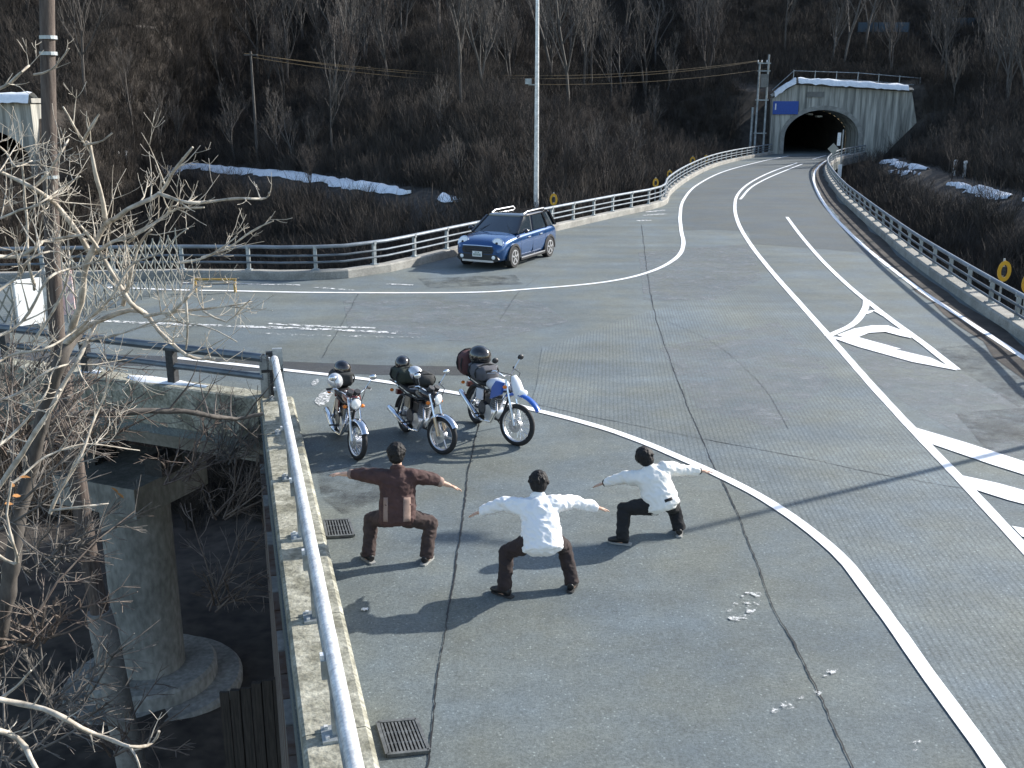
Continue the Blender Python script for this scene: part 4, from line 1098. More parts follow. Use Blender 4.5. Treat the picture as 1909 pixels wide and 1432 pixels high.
# ---------------------------------------------------- undergrowth, instanced over the slope
bm_coll = bpy.data.collections.new('brush_sources')
for mname in ('brush', 'brush_b'):
    m = M[mname]; nt = m.node_tree; b_ = nt.nodes['Principled BSDF']
    oi = nt.nodes.new('ShaderNodeObjectInfo'); hs = nt.nodes.new('ShaderNodeHueSaturation')
    mr_ = nt.nodes.new('ShaderNodeMapRange'); mr_.inputs[3].default_value = .45; mr_.inputs[4].default_value = 1.35
    nt.links.new(oi.outputs['Random'], mr_.inputs[0]); nt.links.new(mr_.outputs[0], hs.inputs['Value'])
    lk = b_.inputs['Base Color'].links[0].from_socket; nt.links.new(lk, hs.inputs['Color']); nt.links.new(hs.outputs[0], b_.inputs['Base Color'])
for k_ in range(7):
    r2 = random.Random(90 + k_); mb = MB()
    for s_ in range(30):
        a = r2.uniform(0, 6.283); rad = r2.uniform(0, .55)
        p = Vector((rad * math.cos(a), rad * math.sin(a), -.1)); L = r2.uniform(.5, 1.7) * (1.2 if k_ < 3 else .8)
        d = Vector((math.cos(a) * r2.uniform(0, .6), math.sin(a) * r2.uniform(0, .6), 1)).normalized(); w = r2.uniform(.008, .016)
        m1 = p + d * L * .5 + Vector((r2.uniform(-.1, .1), r2.uniform(-.1, .1), 0)); e = m1 + (d + Vector((r2.uniform(-.5, .5), r2.uniform(-.5, .5), -.05))).normalized() * L * .5
        mb.tube([p, m1, e], [w, w * .75, w * .4], 3, caps=False)
        for _ in range(3):
            st = m1.lerp(e, r2.uniform(-.4, .8)); d2 = (d + Vector((r2.uniform(-1, 1), r2.uniform(-1, 1), r2.uniform(-.2, .6)))).normalized()
            mb.tube([st, st + d2 * L * r2.uniform(.2, .45)], [w * .6, w * .3], 3, caps=False)
    ob = bpy.data.objects.new('brush_clump', mb.mesh('brush_clump', M['brush'] if k_ % 3 else M['brush_b'])); bm_coll.objects.link(ob)
used = sorted({i for q in brushfaces for i in q}); remap = {a: i for i, a in enumerate(used)}
me = bpy.data.meshes.new('undergrowth'); me.from_pydata(verts[used].tolist(), [], [tuple(remap[i] for i in q) for q in brushfaces])
o = bpy.data.objects.new('undergrowth', me); C.objects.link(o); tag(o, kind='stuff')
o['label'] = 'dry brown undergrowth of bare stems covering the slopes'
ng = bpy.data.node_groups.new('undergrowth', 'GeometryNodeTree')
ng.interface.new_socket('Geometry', in_out='INPUT', socket_type='NodeSocketGeometry'); ng.interface.new_socket('Geometry', in_out='OUTPUT', socket_type='NodeSocketGeometry')
N = ng.nodes; gi = N.new('NodeGroupInput'); go = N.new('NodeGroupOutput')
dp = N.new('GeometryNodeDistributePointsOnFaces'); dp.inputs['Density'].default_value = 2.6; dp.inputs['Seed'].default_value = 3
ip = N.new('GeometryNodeInstanceOnPoints'); ci = N.new('GeometryNodeCollectionInfo')
ci.inputs['Collection'].default_value = bm_coll; ci.inputs['Separate Children'].default_value = True; ci.inputs['Reset Children'].default_value = True
ip.inputs['Pick Instance'].default_value = True
rr_ = N.new('FunctionNodeRandomValue'); rr_.data_type = 'FLOAT_VECTOR'; rr_.inputs[0].default_value = (-.12, -.12, 0); rr_.inputs[1].default_value = (.12, .12, 6.283)
rs_ = N.new('FunctionNodeRandomValue'); rs_.data_type = 'FLOAT'; rs_.inputs[2].default_value = .5; rs_.inputs[3].default_value = 1.25; rs_.inputs['Seed'].default_value = 5
lk = ng.links.new
lk(gi.outputs[0], dp.inputs[0]); lk(dp.outputs['Points'], ip.inputs['Points']); lk(ci.outputs[0], ip.inputs['Instance'])
lk(rr_.outputs[0], ip.inputs['Rotation']); lk(rs_.outputs[1], ip.inputs['Scale']); lk(ip.outputs[0], go.inputs[0])
undergrowth_obj, undergrowth_ng = o, ng
# ================================================================== foreground tree, traced limb by limb
rngf = random.Random(5)
ft = thing('bare_tree', 'sunlit leafless tree whose pale knobbly branches reach across the wooden pole', 'tree', (at(40, 1500, 9.0)))
trunkb, crownb = MB(), MB()
def limb(pix, Y0, Y1, r0, r1, dst, twig=.5, n_tw=10, tl=.5, tr_=.006):
    m_ = len(pix); P = [at(a, b, Y0 + (Y1 - Y0) * i / (m_ - 1) + .12 * math.sin(i * 2.1 + a * .01)) for i, (a, b) in enumerate(pix)]
    pts = smooth_path(P, .12)
    pts = [p + Vector((noise.noise(p * 3.1), noise.noise(p * 3.1 + Vector((4, 4, 4))), noise.noise(p * 3.1 + Vector((8, 1, 2))))) * .022 for p in pts]
    q = len(pts); r0, r1 = r0 * 1.2, r1 * 1.2; rr = [max(.005, r0 + (r1 - r0) * i / (q - 1)) * (1 + .12 * math.sin(i * 1.9)) for i in range(q)]
    dst.tube(pts, rr, 8, caps=True)
    for k_ in range(n_tw):
        i = rngf.randrange(max(1, q // 6), q - 1); ax = (pts[i + 1] - pts[i]).normalized()
        s_ = Matrix.Rotation(rngf.uniform(0, 6.283), 3, ax) @ perp(ax)
        d = (ax * .7 + s_ * .7 + Vector((0, 0, .35))).normalized(); L = tl * rngf.uniform(.4, 1.3)
        twig_(pts[i], d, L, max(tr_ * .6, min(rr[i] * .6, tr_ * 1.3)), 0)
def twig_(p, d, L, r, lev):
    pts = [p]; rr = [r]; dd = d.copy()
    for i in range(4):
        dd = (dd + Vector((rngf.uniform(-1, 1), rngf.uniform(-1, 1), rngf.uniform(-.6, .9))) * .22 + Vector((0, 0, .06))).normalized(); pts.append(pts[-1] + dd * L / 4); rr.append(max(.0022, r * (1 - .2 * (i + 1))))
    crownb.tube(pts, rr, 5)
    if L > .14 and lev < 2:
        for k_ in range(rngf.choice([1, 2, 2, 3])):
            i = rngf.randrange(1, 4); s_ = Matrix.Rotation(rngf.uniform(0, 6.283), 3, dd) @ perp(dd)
            twig_(pts[i], (dd * .6 + s_ * .75).normalized(), L * rngf.uniform(.35, .6), rr[i] * .75, lev + 1)
T, K = trunkb, crownb
limb([(-60, 1560), (-20, 1300), (20, 1060), (50, 900), (85, 760), (110, 680), (140, 620)], 9.0, 9.2, .085, .05, T, n_tw=6)
limb([(110, 680), (150, 560), (165, 480), (200, 420), (240, 390), (300, 360), (330, 310), (360, 275)], 9.2, 8.4, .03, .008, K, n_tw=9)
limb([(295, 362), (350, 378), (410, 372), (470, 374), (498, 372), (503, 362)], 8.5, 8.3, .013, .006, K, n_tw=8, tl=.3)
limb([(200, 420), (178, 320), (170, 270), (158, 262), (135, 235), (115, 200)], 8.9, 8.7, .018, .006, K, n_tw=2, tl=.3)
limb([(158, 262), (168, 235), (183, 212)], 8.7, 8.6, .012, .006, K, n_tw=1, tl=.2)
limb([(160, 270), (190, 262), (207, 248)], 8.7, 8.6, .010, .005, K, n_tw=1, tl=.2)
limb([(-40, 300), (20, 330), (70, 355), (110, 390), (140, 430), (165, 470)], 8.6, 9.1, .012, .02, K, n_tw=10)
limb([(60, 350), (90, 320), (115, 285), (130, 262)], 8.7, 8.6, .012, .006, K, n_tw=3, tl=.35)
limb([(-40, 180), (10, 158), (40, 135), (52, 122)], 8.4, 8.3, .012, .007, K, n_tw=4, tl=.3)
limb([(65, 138), (95, 128), (125, 90)], 8.6, 8.6, .008, .004, K, n_tw=2, tl=.25)
limb([(165, 480), (210, 450), (280, 420), (330, 390), (380, 385)], 9.0, 8.5, .016, .006, K, n_tw=8)
limb([(240, 450), (270, 430), (310, 400), (325, 370)], 8.7, 8.5, .01, .005, K, n_tw=4, tl=.35)
limb([(230, 570), (240, 520), (262, 450), (285, 430)], 8.9, 8.6, .018, .007, K, n_tw=6)
limb([(120, 640), (180, 600), (260, 580), (310, 630), (345, 660), (375, 668), (400, 670)], 9.1, 8.4, .025, .008, K, n_tw=8)
limb([(270, 585), (240, 565), (215, 520), (185, 470), (150, 420)], 8.9, 8.8, .02, .01, K, n_tw=8)
limb([(270, 590), (330, 580), (380, 575), (420, 570), (470, 560)], 8.6, 8.3, .012, .005, K, n_tw=8, tl=.4)
limb([(310, 590), (350, 555), (370, 530), (440, 527)], 8.5, 8.2, .014, .006, K, n_tw=3, tl=.3)
limb([(380, 580), (420, 600), (450, 570), (468, 555)], 8.4, 8.2, .008, .004, K, n_tw=4, tl=.3)
limb([(180, 600), (150, 660), (90, 770), (30, 860), (-40, 960)], 8.8, 8.2, .012, .022, K, n_tw=8)
limb([(345, 555), (350, 600), (345, 650)], 8.4, 8.4, .010, .006, K, n_tw=2, tl=.3)
limb([(375, 480), (415, 465), (470, 430), (510, 410)], 8.6, 8.4, .008, .004, K, n_tw=5, tl=.3)
limb([(330, 490), (380, 480), (440, 440)], 8.6, 8.4, .010, .004, K, n_tw=3, tl=.3)
limb([(-30, 480), (30, 478), (70, 460), (90, 450), (160, 440)], 8.2, 8.6, .016, .008, K, n_tw=6)
limb([(40, 300), (50, 420), (55, 500), (62, 540)], 8.5, 8.6, .007, .012, K, n_tw=4, tl=.4)
limb([(-30, 640), (40, 600), (90, 520), (140, 500), (210, 480)], 8.0, 8.6, .012, .006, K, n_tw=6)
for l_, y0_, y1_, r_ in (([(-40, 420), (20, 400), (70, 380), (120, 345), (150, 330)], 8.3, 8.6, .01), ([(-30, 560), (30, 520), (60, 480), (110, 470), (150, 500)], 8.0, 8.4, .012), ([(-30, 250), (10, 280), (30, 310), (60, 300)], 8.1, 8.2, .008),
        ([(60, 640), (110, 560), (130, 500), (125, 440), (140, 380)], 8.6, 8.8, .012), ([(140, 620), (200, 560), (240, 500), (300, 470), (350, 430)], 8.8, 8.3, .013), ([(150, 640), (230, 620), (300, 600), (380, 610), (440, 640)], 8.7, 8.2, .010),
        ([(-40, 700), (20, 660), (80, 650), (150, 610), (190, 570)], 8.0, 8.6, .012), ([(-40, 760), (40, 730), (90, 690), (160, 680), (240, 690)], 8.0, 8.8, .012), ([(-30, 860), (30, 800), (80, 740), (100, 690)], 7.8, 8.4, .013), ([(20, 900), (90, 850), (160, 830), (260, 840)], 8.2, 9.0, .010)):
    limb(l_, y0_, y1_, r_, .004, K, n_tw=6, tl=.45, tr_=.005)
# low pale limbs close to the lens
limb([(-40, 1010), (30, 1054), (20, 1010), (10, 960), (20, 900)], 7.0, 6.8, .012, .006, K, n_tw=3, tl=.25)
limb([(95, 960), (110, 920), (150, 850), (185, 760), (205, 700)], 7.8, 8.4, .014, .006, K, n_tw=6, tl=.4)
limb([(95, 955), (150, 945), (200, 940)], 7.8, 8.0, .010, .005, K, n_tw=3, tl=.3)
limb([(-60, 1290), (40, 1310), (120, 1340), (180, 1370), (240, 1392), (285, 1385), (298, 1360)], 6.4, 6.6, .02, .008, K, n_tw=6, tl=.2)
limb([(240, 1392), (255, 1420), (262, 1450)], 6.6, 6.5, .008, .005, K, n_tw=1, tl=.2)
limb([(-40, 1350), (30, 1380), (70, 1432), (90, 1470)], 6.2, 6.3, .018, .012, K, n_tw=3, tl=.25)
limb([(-30, 1330), (20, 1290), (60, 1250)], 6.6, 6.7, .012, .006, K, n_tw=2, tl=.2)
trunkb.build('trunk', M['bark_mid'], ft, world=True, smooth=True, angle=60)
crownb.build('crown', M['bark_fore'], ft, world=True, smooth=True, angle=60)
for (a, b) in ((22, 905), (30, 925), (15, 940), (215, 915), (225, 925), (45, 890)):
    c0 = at(a, b, 7.0 if a < 100 else 8.0); s_ = .035
    ori = Matrix.Rotation(rngf.uniform(0, 6), 3, Vector((.3, .5, .8)).normalized())
    vv = [c0 + ori @ Vector(q) * s_ for q in ((-1, 0, 0), (-.3, .5, .15), (.5, .45, .2), (1.3, 0, .0), (.5, -.45, .2), (-.3, -.5, .15), (.2, 0, -.1))]
    MB().add(vv, [(0, 1, 6), (1, 2, 6), (2, 3, 6), (3, 4, 6), (4, 5, 6), (5, 0, 6)]).build('withered_leaf', M['leaf'], ft, world=True)
# grey fallen trunk across the gap
ft2 = thing('fallen_branch', 'long grey leaning branch below the side bridge kerb', 'branch', at(90, 790, 11.2))
bb = MB(); cb = crownb; crownb = MB()
limb([(60, 800), (130, 775), (240, 768), (330, 765), (400, 775), (440, 780), (490, 772)], 11.2, 13.2, .042, .02, bb, n_tw=8, tl=.8, tr_=.012)
bb.build('limb', M['bark_mid'], ft2, world=True, smooth=True, angle=60); crownb.build('twigs', M['bark_mid'], ft2, world=True)['kind'] = 'stuff'
# shrubs in the shade below the bridge: arching red-brown stems
def shrub(px, py, Y, n, L, label, m, seed, group, lean=(0, 0)):
    r2 = random.Random(seed); b0 = at(px, py, Y); t_ = thing('bare_shrub', label, 'shrub', b0, group=group)
    st, tw = MB(), MB()
    for k_ in range(n):
        a = r2.uniform(0, 6.283); d = Vector((math.cos(a) * .7 + lean[0], math.sin(a) * .7, r2.uniform(.35, 1.0) + lean[1])).normalized()
        LL = L * r2.uniform(.6, 1.15); p = b0 + Vector((r2.uniform(-.2, .2), r2.uniform(-.2, .2), 0)); pts = [p]; dd = d
        for i in range(6):
            dd = (dd + Vector((r2.uniform(-1, 1), r2.uniform(-1, 1), r2.uniform(-.9, .5))) * .2).normalized(); pts.append(pts[-1] + dd * LL / 6)
        st.tube(pts, [.016 - .0018 * i for i in range(7)], 5)
        for _ in range(9):
            i = r2.randrange(1, 6); s_ = Matrix.Rotation(r2.uniform(0, 6.283), 3, dd) @ perp(dd)
            d2 = (dd * .7 + s_ * .7).normalized(); q = pts[i]; e1 = q + d2 * LL * r2.uniform(.1, .2); e2 = e1 + (d2 + Vector((r2.uniform(-.4, .4), 0, r2.uniform(-.3, .4)))).normalized() * LL * r2.uniform(.08, .2)
            tw.tube([q, e1, e2], [.007, .005, .003], 4)
            for _2 in range(2):
                d3 = (d2 + Vector((r2.uniform(-1, 1), r2.uniform(-1, 1), r2.uniform(-1, 1))) * .7).normalized(); tw.tube([e1, e1 + d3 * LL * .12], [.004, .0025], 3)
    st.build('stems', M[m], t_, world=True); tw.build('twigs', M[m], t_, world=True)['kind'] = 'stuff'
shrub(330, 900, 15.5, 10, 1.4, 'tangled reddish shrub in the shade below the pier cap', 'twig_red', 1, 'shaded shrubs below the bridge', (.5, .2))
shrub(420, 960, 15.0, 12, 1.6, 'tangled reddish shrub between the pier and the row of piles', 'twig_red', 2, 'shaded shrubs below the bridge', (.4, .2))
shrub(400, 1130, 13.5, 9, 1.5, 'tangled shrub in the shade before the stepped pier base', 'twig_red', 3, 'shaded shrubs below the bridge', (.6, .1))
SH = ((60, 1190, 9.5, 11, 1.5, 'thick tangle of bare stems left of the pole sleeve'), (-20, 980, 9.0, 12, 1.5, 'bare shrub spreading from below the pale forked limb'), (120, 1330, 9.0, 10, 1.3, 'bare shrub in front of the grey pole sleeve'),
      (40, 850, 10.5, 14, 1.6, 'bare shrub rising beside the wooden pole below the white board'), (30, 740, 11.5, 12, 1.2, 'bare shrub below the kerb of the side bridge next to the pole'), (10, 1420, 8.0, 8, 1.2, 'low bare shrub under the pale forked branches'),
      (150, 840, 12.0, 12, 1.3, 'grey bare shrub in front of the bridge pier cap'), (90, 1060, 11.0, 13, 1.4, 'grey bare shrub between the pole and the pier'), (420, 860, 16.0, 14, 1.3, 'reddish bare shrub under the corner of the two rails'), (230, 1400, 9.8, 8, 1.2, 'sparse bare shrub at the foot of the pole sleeve'))
for k_, (a, b, Y_, n_, L_2, lab_) in enumerate(SH):
    shrub(a, b, Y_, n_, L_2, lab_, 'shrub_grey' if k_ % 3 else 'twig_red', 20 + k_, 'bare shrubs around the pole', (.15, .1))

# scrap of paper on the asphalt
q = bp(680, 1138)
t = thing('paper_scrap', 'small crumpled white scrap of paper lying on the asphalt', 'litter', q)
mb = MB(); r2 = random.Random(3); n = 6
for i in range(n + 1):
    for k_ in range(n + 1): mb.v.append(Vector(((i / n - .5) * .07, (k_ / n - .5) * .05, .012 + r2.uniform(-.008, .014))))
for i in range(n):
    for k_ in range(n): mb.f.append((i * (n + 1) + k_, (i + 1) * (n + 1) + k_, (i + 1) * (n + 1) + k_ + 1, i * (n + 1) + k_ + 1))
mb.build('sheet', M['sign_white'], t)
# ================================================================== motorcycles
def torus(mb, c, R_, r_, n=36, k=10, M4=None, flat=1.0):
    """wheel ring in the xz plane about c"""
    prof = [(R_ + r_ * math.cos(2 * math.pi * i / k), r_ * flat * math.sin(2 * math.pi * i / k)) for i in range(k)]
    m = Matrix.Translation(Vector(c)) @ Matrix.Rotation(R(90), 4, 'X')
    if M4: m = M4 @ m
    return mb.lathe(prof, n, m, closed=True)
def wheel(parent, c, rad, tyre, name, spokes, rim_mat, M4=None, drum=.07):
    w = thing_part(name, parent)
    ty = MB(); torus(ty, c, rad - tyre, tyre, 40, 12, M4, .92).build('tyre', M['rubber'], w, smooth=True)
    rm = MB(); prof = [(rad - tyre * 1.62, -.032), (rad - tyre * 1.95, -.022), (rad - tyre * 1.95, .022), (rad - tyre * 1.62, .032), (rad - tyre * 1.45, .02), (rad - tyre * 1.45, -.02)]
    m = Matrix.Translation(Vector(c)) @ Matrix.Rotation(R(90), 4, 'X'); m = (M4 @ m) if M4 else m
    rm.lathe(prof, 40, m, closed=True).build('rim', rim_mat, w, smooth=True)
    MB().lathe([(.02, -.07), (drum, -.055), (drum, .055), (.02, .07)], 20, m).build('hub', M['alu'], w, smooth=True)
    if spokes:
        sp = MB()
        for i in range(spokes):
            a = 2 * math.pi * i / spokes; s = -1 if i % 2 else 1; a2 = a + s * .28
            sp.tube([m @ Vector((drum * .9 * math.cos(a), drum * .9 * math.sin(a), s * .035)), m @ Vector(((rad - tyre * 1.9) * math.cos(a2), (rad - tyre * 1.9) * math.sin(a2), 0))], .0035, 4)
        o_ = sp.build('spokes', M['chrome'], w); o_['kind'] = 'stuff'
    else:
        for i in range(6):
            a = 2 * math.pi * i / 6
            MB().bar(m @ Vector((drum * .8 * math.cos(a), drum * .8 * math.sin(a), 0)), m @ Vector(((rad - tyre * 1.9) * math.cos(a), (rad - tyre * 1.9) * math.sin(a), 0)), .03, .022, up=(0, 1, 0)).build('spoke', rim_mat, w)
    disc = MB().lathe([(.06, .075), (.115, .075), (.115, .079), (.06, .079)], 24, m, closed=True); disc.build('brake_disc', M['alu'], w)
    return w
def thing_part(name, parent, loc=(0, 0, 0), rot=(0, 0, 0)):
    o_ = bpy.data.objects.new(name, None); C.objects.link(o_); o_.parent = parent; o_.location = loc; o_.rotation_euler = rot; o_.empty_display_size = .1
    return o_
def motorcycle(front_px, rear_dir, label, style, steer, lean=-7):
    f = bp(*front_px); hd = math.atan2(rear_dir[1], rear_dir[0])      # heading of the machine
    wb = 1.30 if style < 2 else 1.36
    base = Vector((f.x, f.y, 0)) - Vector((math.cos(hd), math.sin(hd), 0)) * wb
    t_ = thing('motorcycle', label, 'motorcycle', base, (R(lean), 0, hd), 'motorcycles parked side by side')
    t_.rotation_mode = 'XYZ'; t_.scale = (.95, .95, .95); base = Vector((f.x, f.y, 0)) - Vector((math.cos(hd), math.sin(hd), 0)) * wb * .95; t_.location = base
    trail = style == 2
    rf, rr_ = (.345, .315) if trail else (.305, .30)
    S = Matrix.Translation((wb - .08, 0, 0)) @ Matrix.Rotation(R(steer), 4, 'Z') @ Matrix.Translation((-(wb - .08), 0, 0))   # steering
    tank = {0: 'red_paint', 1: 'black_paint', 2: 'white_pl'}[style]
    wheel(t_, (0, 0, rr_), rr_, .052, 'rear_wheel', 36, M['alu'])
    wheel(t_, (wb, 0, rf), rf, .045, 'front_wheel', 36 if trail else 0 if style == 1 else 36, M['alu'], S)
    # fork
    for sy in (-.09, .09):
        lo = S @ Vector((wb, sy, rf)); up_ = S @ Vector((wb - .26, sy, .93 if not trail else 1.05)); mid = lo.lerp(up_, .45)
        fk = MB().tube([lo, mid], .028, 12).build('fork_leg', M['gold'] if style == 1 else M['alu'], t_, smooth=True)
        MB().tube([mid, up_], .02, 10).build('fork_tube', M['chrome'], fk, smooth=True)
    # front mudguard
    mb_ = MB(); rg = rf + (.035 if not trail else .17); n = 14; a0, a1 = (R(35), R(170)) if not trail else (R(38), R(120))
    for i in range(n + 1):
        a = a0 + (a1 - a0) * i / n
        for w_, dr in ((-.065, -.03), (-.05, 0), (0, .012), (.05, 0), (.065, -.03)):
            mb_.v.append(S @ Vector((wb + (rg + dr) * math.cos(a), w_, rf + (rg + dr) * math.sin(a))))
    for i in range(n):
        for k in range(4): mb_.f.append((5 * i + k, 5 * i + k + 1, 5 * i + 6 + k, 5 * i + 5 + k))
    mb_.build('front_mudguard', M['chrome'] if not trail else M['blue_pl'], t_, smooth=True, angle=60)
    # rear mudguard and tail lamp
    mb_ = MB()
    for i in range(n + 1):
        a = R(40) + R(135) * i / n
        for w_, dr in ((-.07, -.03), (-.05, 0), (.05, 0), (.07, -.03)): mb_.v.append(Vector(((rr_ + .06 + dr) * math.cos(a), w_, rr_ + (rr_ + .06 + dr) * math.sin(a))))
    for i in range(n):
        for k in range(3): mb_.f.append((4 * i + k, 4 * i + k + 1, 4 * i + 5 + k, 4 * i + 4 + k))
    mb_.build('rear_mudguard', M['black_plastic'], t_, smooth=True, angle=60)
    MB().box((-.33, 0, .62), (.07, .12, .08)).build('tail_lamp', M['red_paint'], t_)
    # frame
    MB().tube([(wb - .26, 0, .84), (wb - .42, 0, .45), (wb - .55, 0, .27), (.42, 0, .25), (.33, 0, .45), (.28, 0, .68)], .02, 8).build('down_tube', M['black_plastic'], t_, smooth=True)
    for sy in (-.1, .1):
        MB().tube([(wb - .26, sy * .4, .84), (.6, sy, .72), (.2, sy, .70), (-.2, sy, .74)], .014, 8).build('frame_tube', M['black_plastic'], t_, smooth=True)
        MB().tube([(0, sy, rr_), (.3, sy, .36), (.42, sy * .6, .36)], .017, 8).build('swing_arm', M['black_plastic'], t_, smooth=True)
        MB().tube([(.02, sy * 1.25, rr_ + .02), (.16, sy * 1.2, .66)], .026, 10).build('shock', M['chrome'], t_, smooth=True)
        MB().tube([(.42, sy, .3), (.42, sy * 2.6, .29)], .014, 8).build('foot_peg', M['rubber'], t_)
    # engine
    MB().tube([(.4, -.13, .38), (.4, .13, .38)], .12, 16).build('gearbox', M['engine'], t_, smooth=True)
    MB().tube([(.6, -.12, .36), (.6, .12, .36)], .13, 16).build('crankcase', M['alu'], t_, smooth=True)
    cy = MB().tube([(.64, 0, .44), (.71, 0, .68)], .075, 14).build('cylinder', M['engine'], t_, smooth=True)
    for k in range(6):
        c0 = Vector((.645 + .011 * k, 0, .47 + .035 * k)); MB().tube([c0, c0 + Vector((.003, 0, .010))], .105, 14).build('cooling_fin', M['alu'], cy)
    # exhaust on the right-hand side
    ex = MB().tube([(.74, -.05, .6), (.86, -.09, .45), (.78, -.14, .24), (.5, -.16, .2)], .02, 10).build('exhaust_pipe', M['chrome'], t_, smooth=True)
    MB().tube([(.5, -.16, .2), (.42, -.165, .21), (.38, -.17, .22), (-.28, -.19, .36 if not trail else .5), (-.32, -.19, .37 if not trail else .51)], [.02, .03, .047, .05, .03], 14).build('silencer', M['chrome'], ex, smooth=True)
    # tank and seat
    tk = MB().tube([(.33, 0, .76), (.42, 0, .80), (.6, 0, .83), (.8, 0, .85), (.93, 0, .84), (.99, 0, .80)], [(.02, .03), (.09, .1), (.12, .135), (.115, .14), (.085, .1), (.02, .03)], 18, ref=(0, 0, 1)).build('fuel_tank', M[tank], t_, smooth=True, angle=60)
    MB().lathe([(.001, .955), (.04, .955), (.045, .945), (.045, .93)], 14, Matrix.Translation((.72, 0, 0))).build('filler_cap', M['chrome'], tk)
    MB().tube([(-.3, 0, .80), (-.24, 0, .80), (0, 0, .79), (.2, 0, .775), (.36, 0, .78), (.42, 0, .79)], [(.02, .05), (.05, .11), (.055, .13), (.06, .13), (.05, .1), (.02, .05)], 14, ref=(0, 0, 1)).build('seat', M['seat'], t_, smooth=True, angle=60)
    for sy in (-.125, .125):
        MB().prism([(.18, .5), (.4, .52), (.38, .7), (.16, .68)], sy - .012, sy + .012, Matrix(((1, 0, 0, 0), (0, 0, 1, 0), (0, 1, 0, 0), (0, 0, 0, 1)))).build('side_panel', M[tank], t_)
    MB().tube([(-.1, -.13, .76), (-.36, -.1, .82), (-.4, 0, .84), (-.36, .1, .82), (-.1, .13, .76)], .012, 8).build('grab_rail', M['chrome'], t_, smooth=True)
    MB().box((-.34, 0, .79), (.3, .26, .02)).build('rack', M['black_plastic'], t_)
    # bars, lamp, clocks, mirrors
    hz = .96 if not trail else 1.1; hx = wb - .3
    hb_ = MB().tube([S @ Vector(q) for q in ((hx - .16, -.37, hz + .06), (hx - .06, -.26, hz + .09), (hx, -.1, hz), (hx, .1, hz), (hx - .06, .26, hz + .09), (hx - .16, .37, hz + .06))], .012, 8).build('handlebar', M['chrome'], t_, smooth=True)
    for sy in (-1, 1):
        MB().tube([S @ Vector((hx - .16, .37 * sy, hz + .06)), S @ Vector((hx - .1, .29 * sy, hz + .085))], .02, 10).build('grip', M['rubber'], hb_, smooth=True)
        MB().tube([S @ Vector((hx - .02, .31 * sy, hz + .06)), S @ Vector((hx - .12, .38 * sy, hz + .05))], .006, 6).build('lever', M['alu'], hb_)
        mr_ = MB().tube([S @ Vector((hx - .05, .24 * sy, hz + .09)), S @ Vector((hx - .02, .32 * sy, hz + .24))], .006, 6).build('mirror_stalk', M['chrome'], hb_)
        MB().ball(S @ Vector((hx - .02, .34 * sy, hz + .27)), (.02, .06, .045), 12).build('mirror', M['chrome'] if not trail else M['black_plastic'], t_, smooth=True)
        MB().ball(S @ Vector((wb - .22, .15 * sy, hz - .16)), (.035, .035, .03), 10).build('indicator', M['amber'], t_, smooth=True)
        MB().ball((-.3, .16 * sy, .66), (.035, .035, .03), 10).build('indicator', M['amber'], t_, smooth=True)
    if not trail:
        m = S @ Matrix.Translation((wb - .16, 0, .86)) @ Matrix.Rotation(R(90), 4, 'Y')
        hl = MB().lathe([(.02, -.13), (.07, -.10), (.088, -.03), (.09, .01)], 20, m).build('headlamp', M['black_plastic'] if style else M['chrome'], t_, smooth=True)
        MB().lathe([(.086, .012), (.07, .03), (.03, .042), (.001, .045)], 20, m).build('lens', M['lens'], hl, smooth=True)
        MB().lathe([(.084, .008), (.093, .008), (.093, .024), (.084, .024)], 24, m, closed=True).build('lamp_rim', M['chrome'], hl)
        for sy in (-.06, .06): MB().lathe([(.05, -.04), (.055, .02), (.05, .03)], 16, S @ Matrix.Translation((wb - .26, sy, hz + .05)) @ Matrix.Rotation(R(30), 4, 'Y')).build('clock', M['black_plastic'], t_, smooth=True)
    else:
        sh = MB().tube([S @ Vector(q) for q in ((wb - .02, 0, .78), (wb - .05, 0, .9), (wb - .12, 0, 1.03), (wb - .18, 0, 1.12))], [(.05, .07), (.07, .10), (.055, .085), (.015, .05)], 14, ref=(1, 0, 0)).build('headlamp_fairing', M['white_pl'], t_, smooth=True)
        MB().ball(S @ Vector((wb + .045, 0, .88)), (.03, .09, .06), 12).build('lens', M['lens'], sh, smooth=True)
        for sy in (-1, 1):
            MB().prism([(.72, .62), (1.06, .78), (1.1, .98), (.86, .96), (.74, .82)], sy * .15 - .02, sy * .15 + .02, Matrix(((1, 0, 0, 0), (0, 0, 1, 0), (0, 1, 0, 0), (0, 0, 0, 1)))).build('shroud', M['blue_pl'] if sy < 0 else M['white_pl'], t_)
    for sy in (-1, 1):
        MB().tube([S @ Vector((hx - .08, .25 * sy, hz + .08)), S @ Vector((hx + .16, .12 * sy, hz + .06)), S @ Vector((hx + .12, .06 * sy, hz - .2)), Vector((wb - .5, .03 * sy, .6))], .006, 6).build('cable', M['black_plastic'], t_, smooth=True)
    MB().prism([(-.05, .36), (.42, .40), (.42, .44), (-.05, .43)], .09, .11, Matrix(((1, 0, 0, 0), (0, 0, 1, 0), (0, 1, 0, 0), (0, 0, 0, 1)))).build('chain_guard', M['black_plastic'], t_)
    MB().box((.5, 0, .56), (.2, .17, .14)).build('air_box', M['black_plastic'], t_)
    # side stand on the left
    MB().tube([(.45, .1, .26), (.4, .3, .045)], .012, 8).build('side_stand', M['black_plastic'], t_, smooth=True)
    bpy.context.view_layer.update()
    return t_
def on_bike(b, p): return b.matrix_world @ Vector(p)
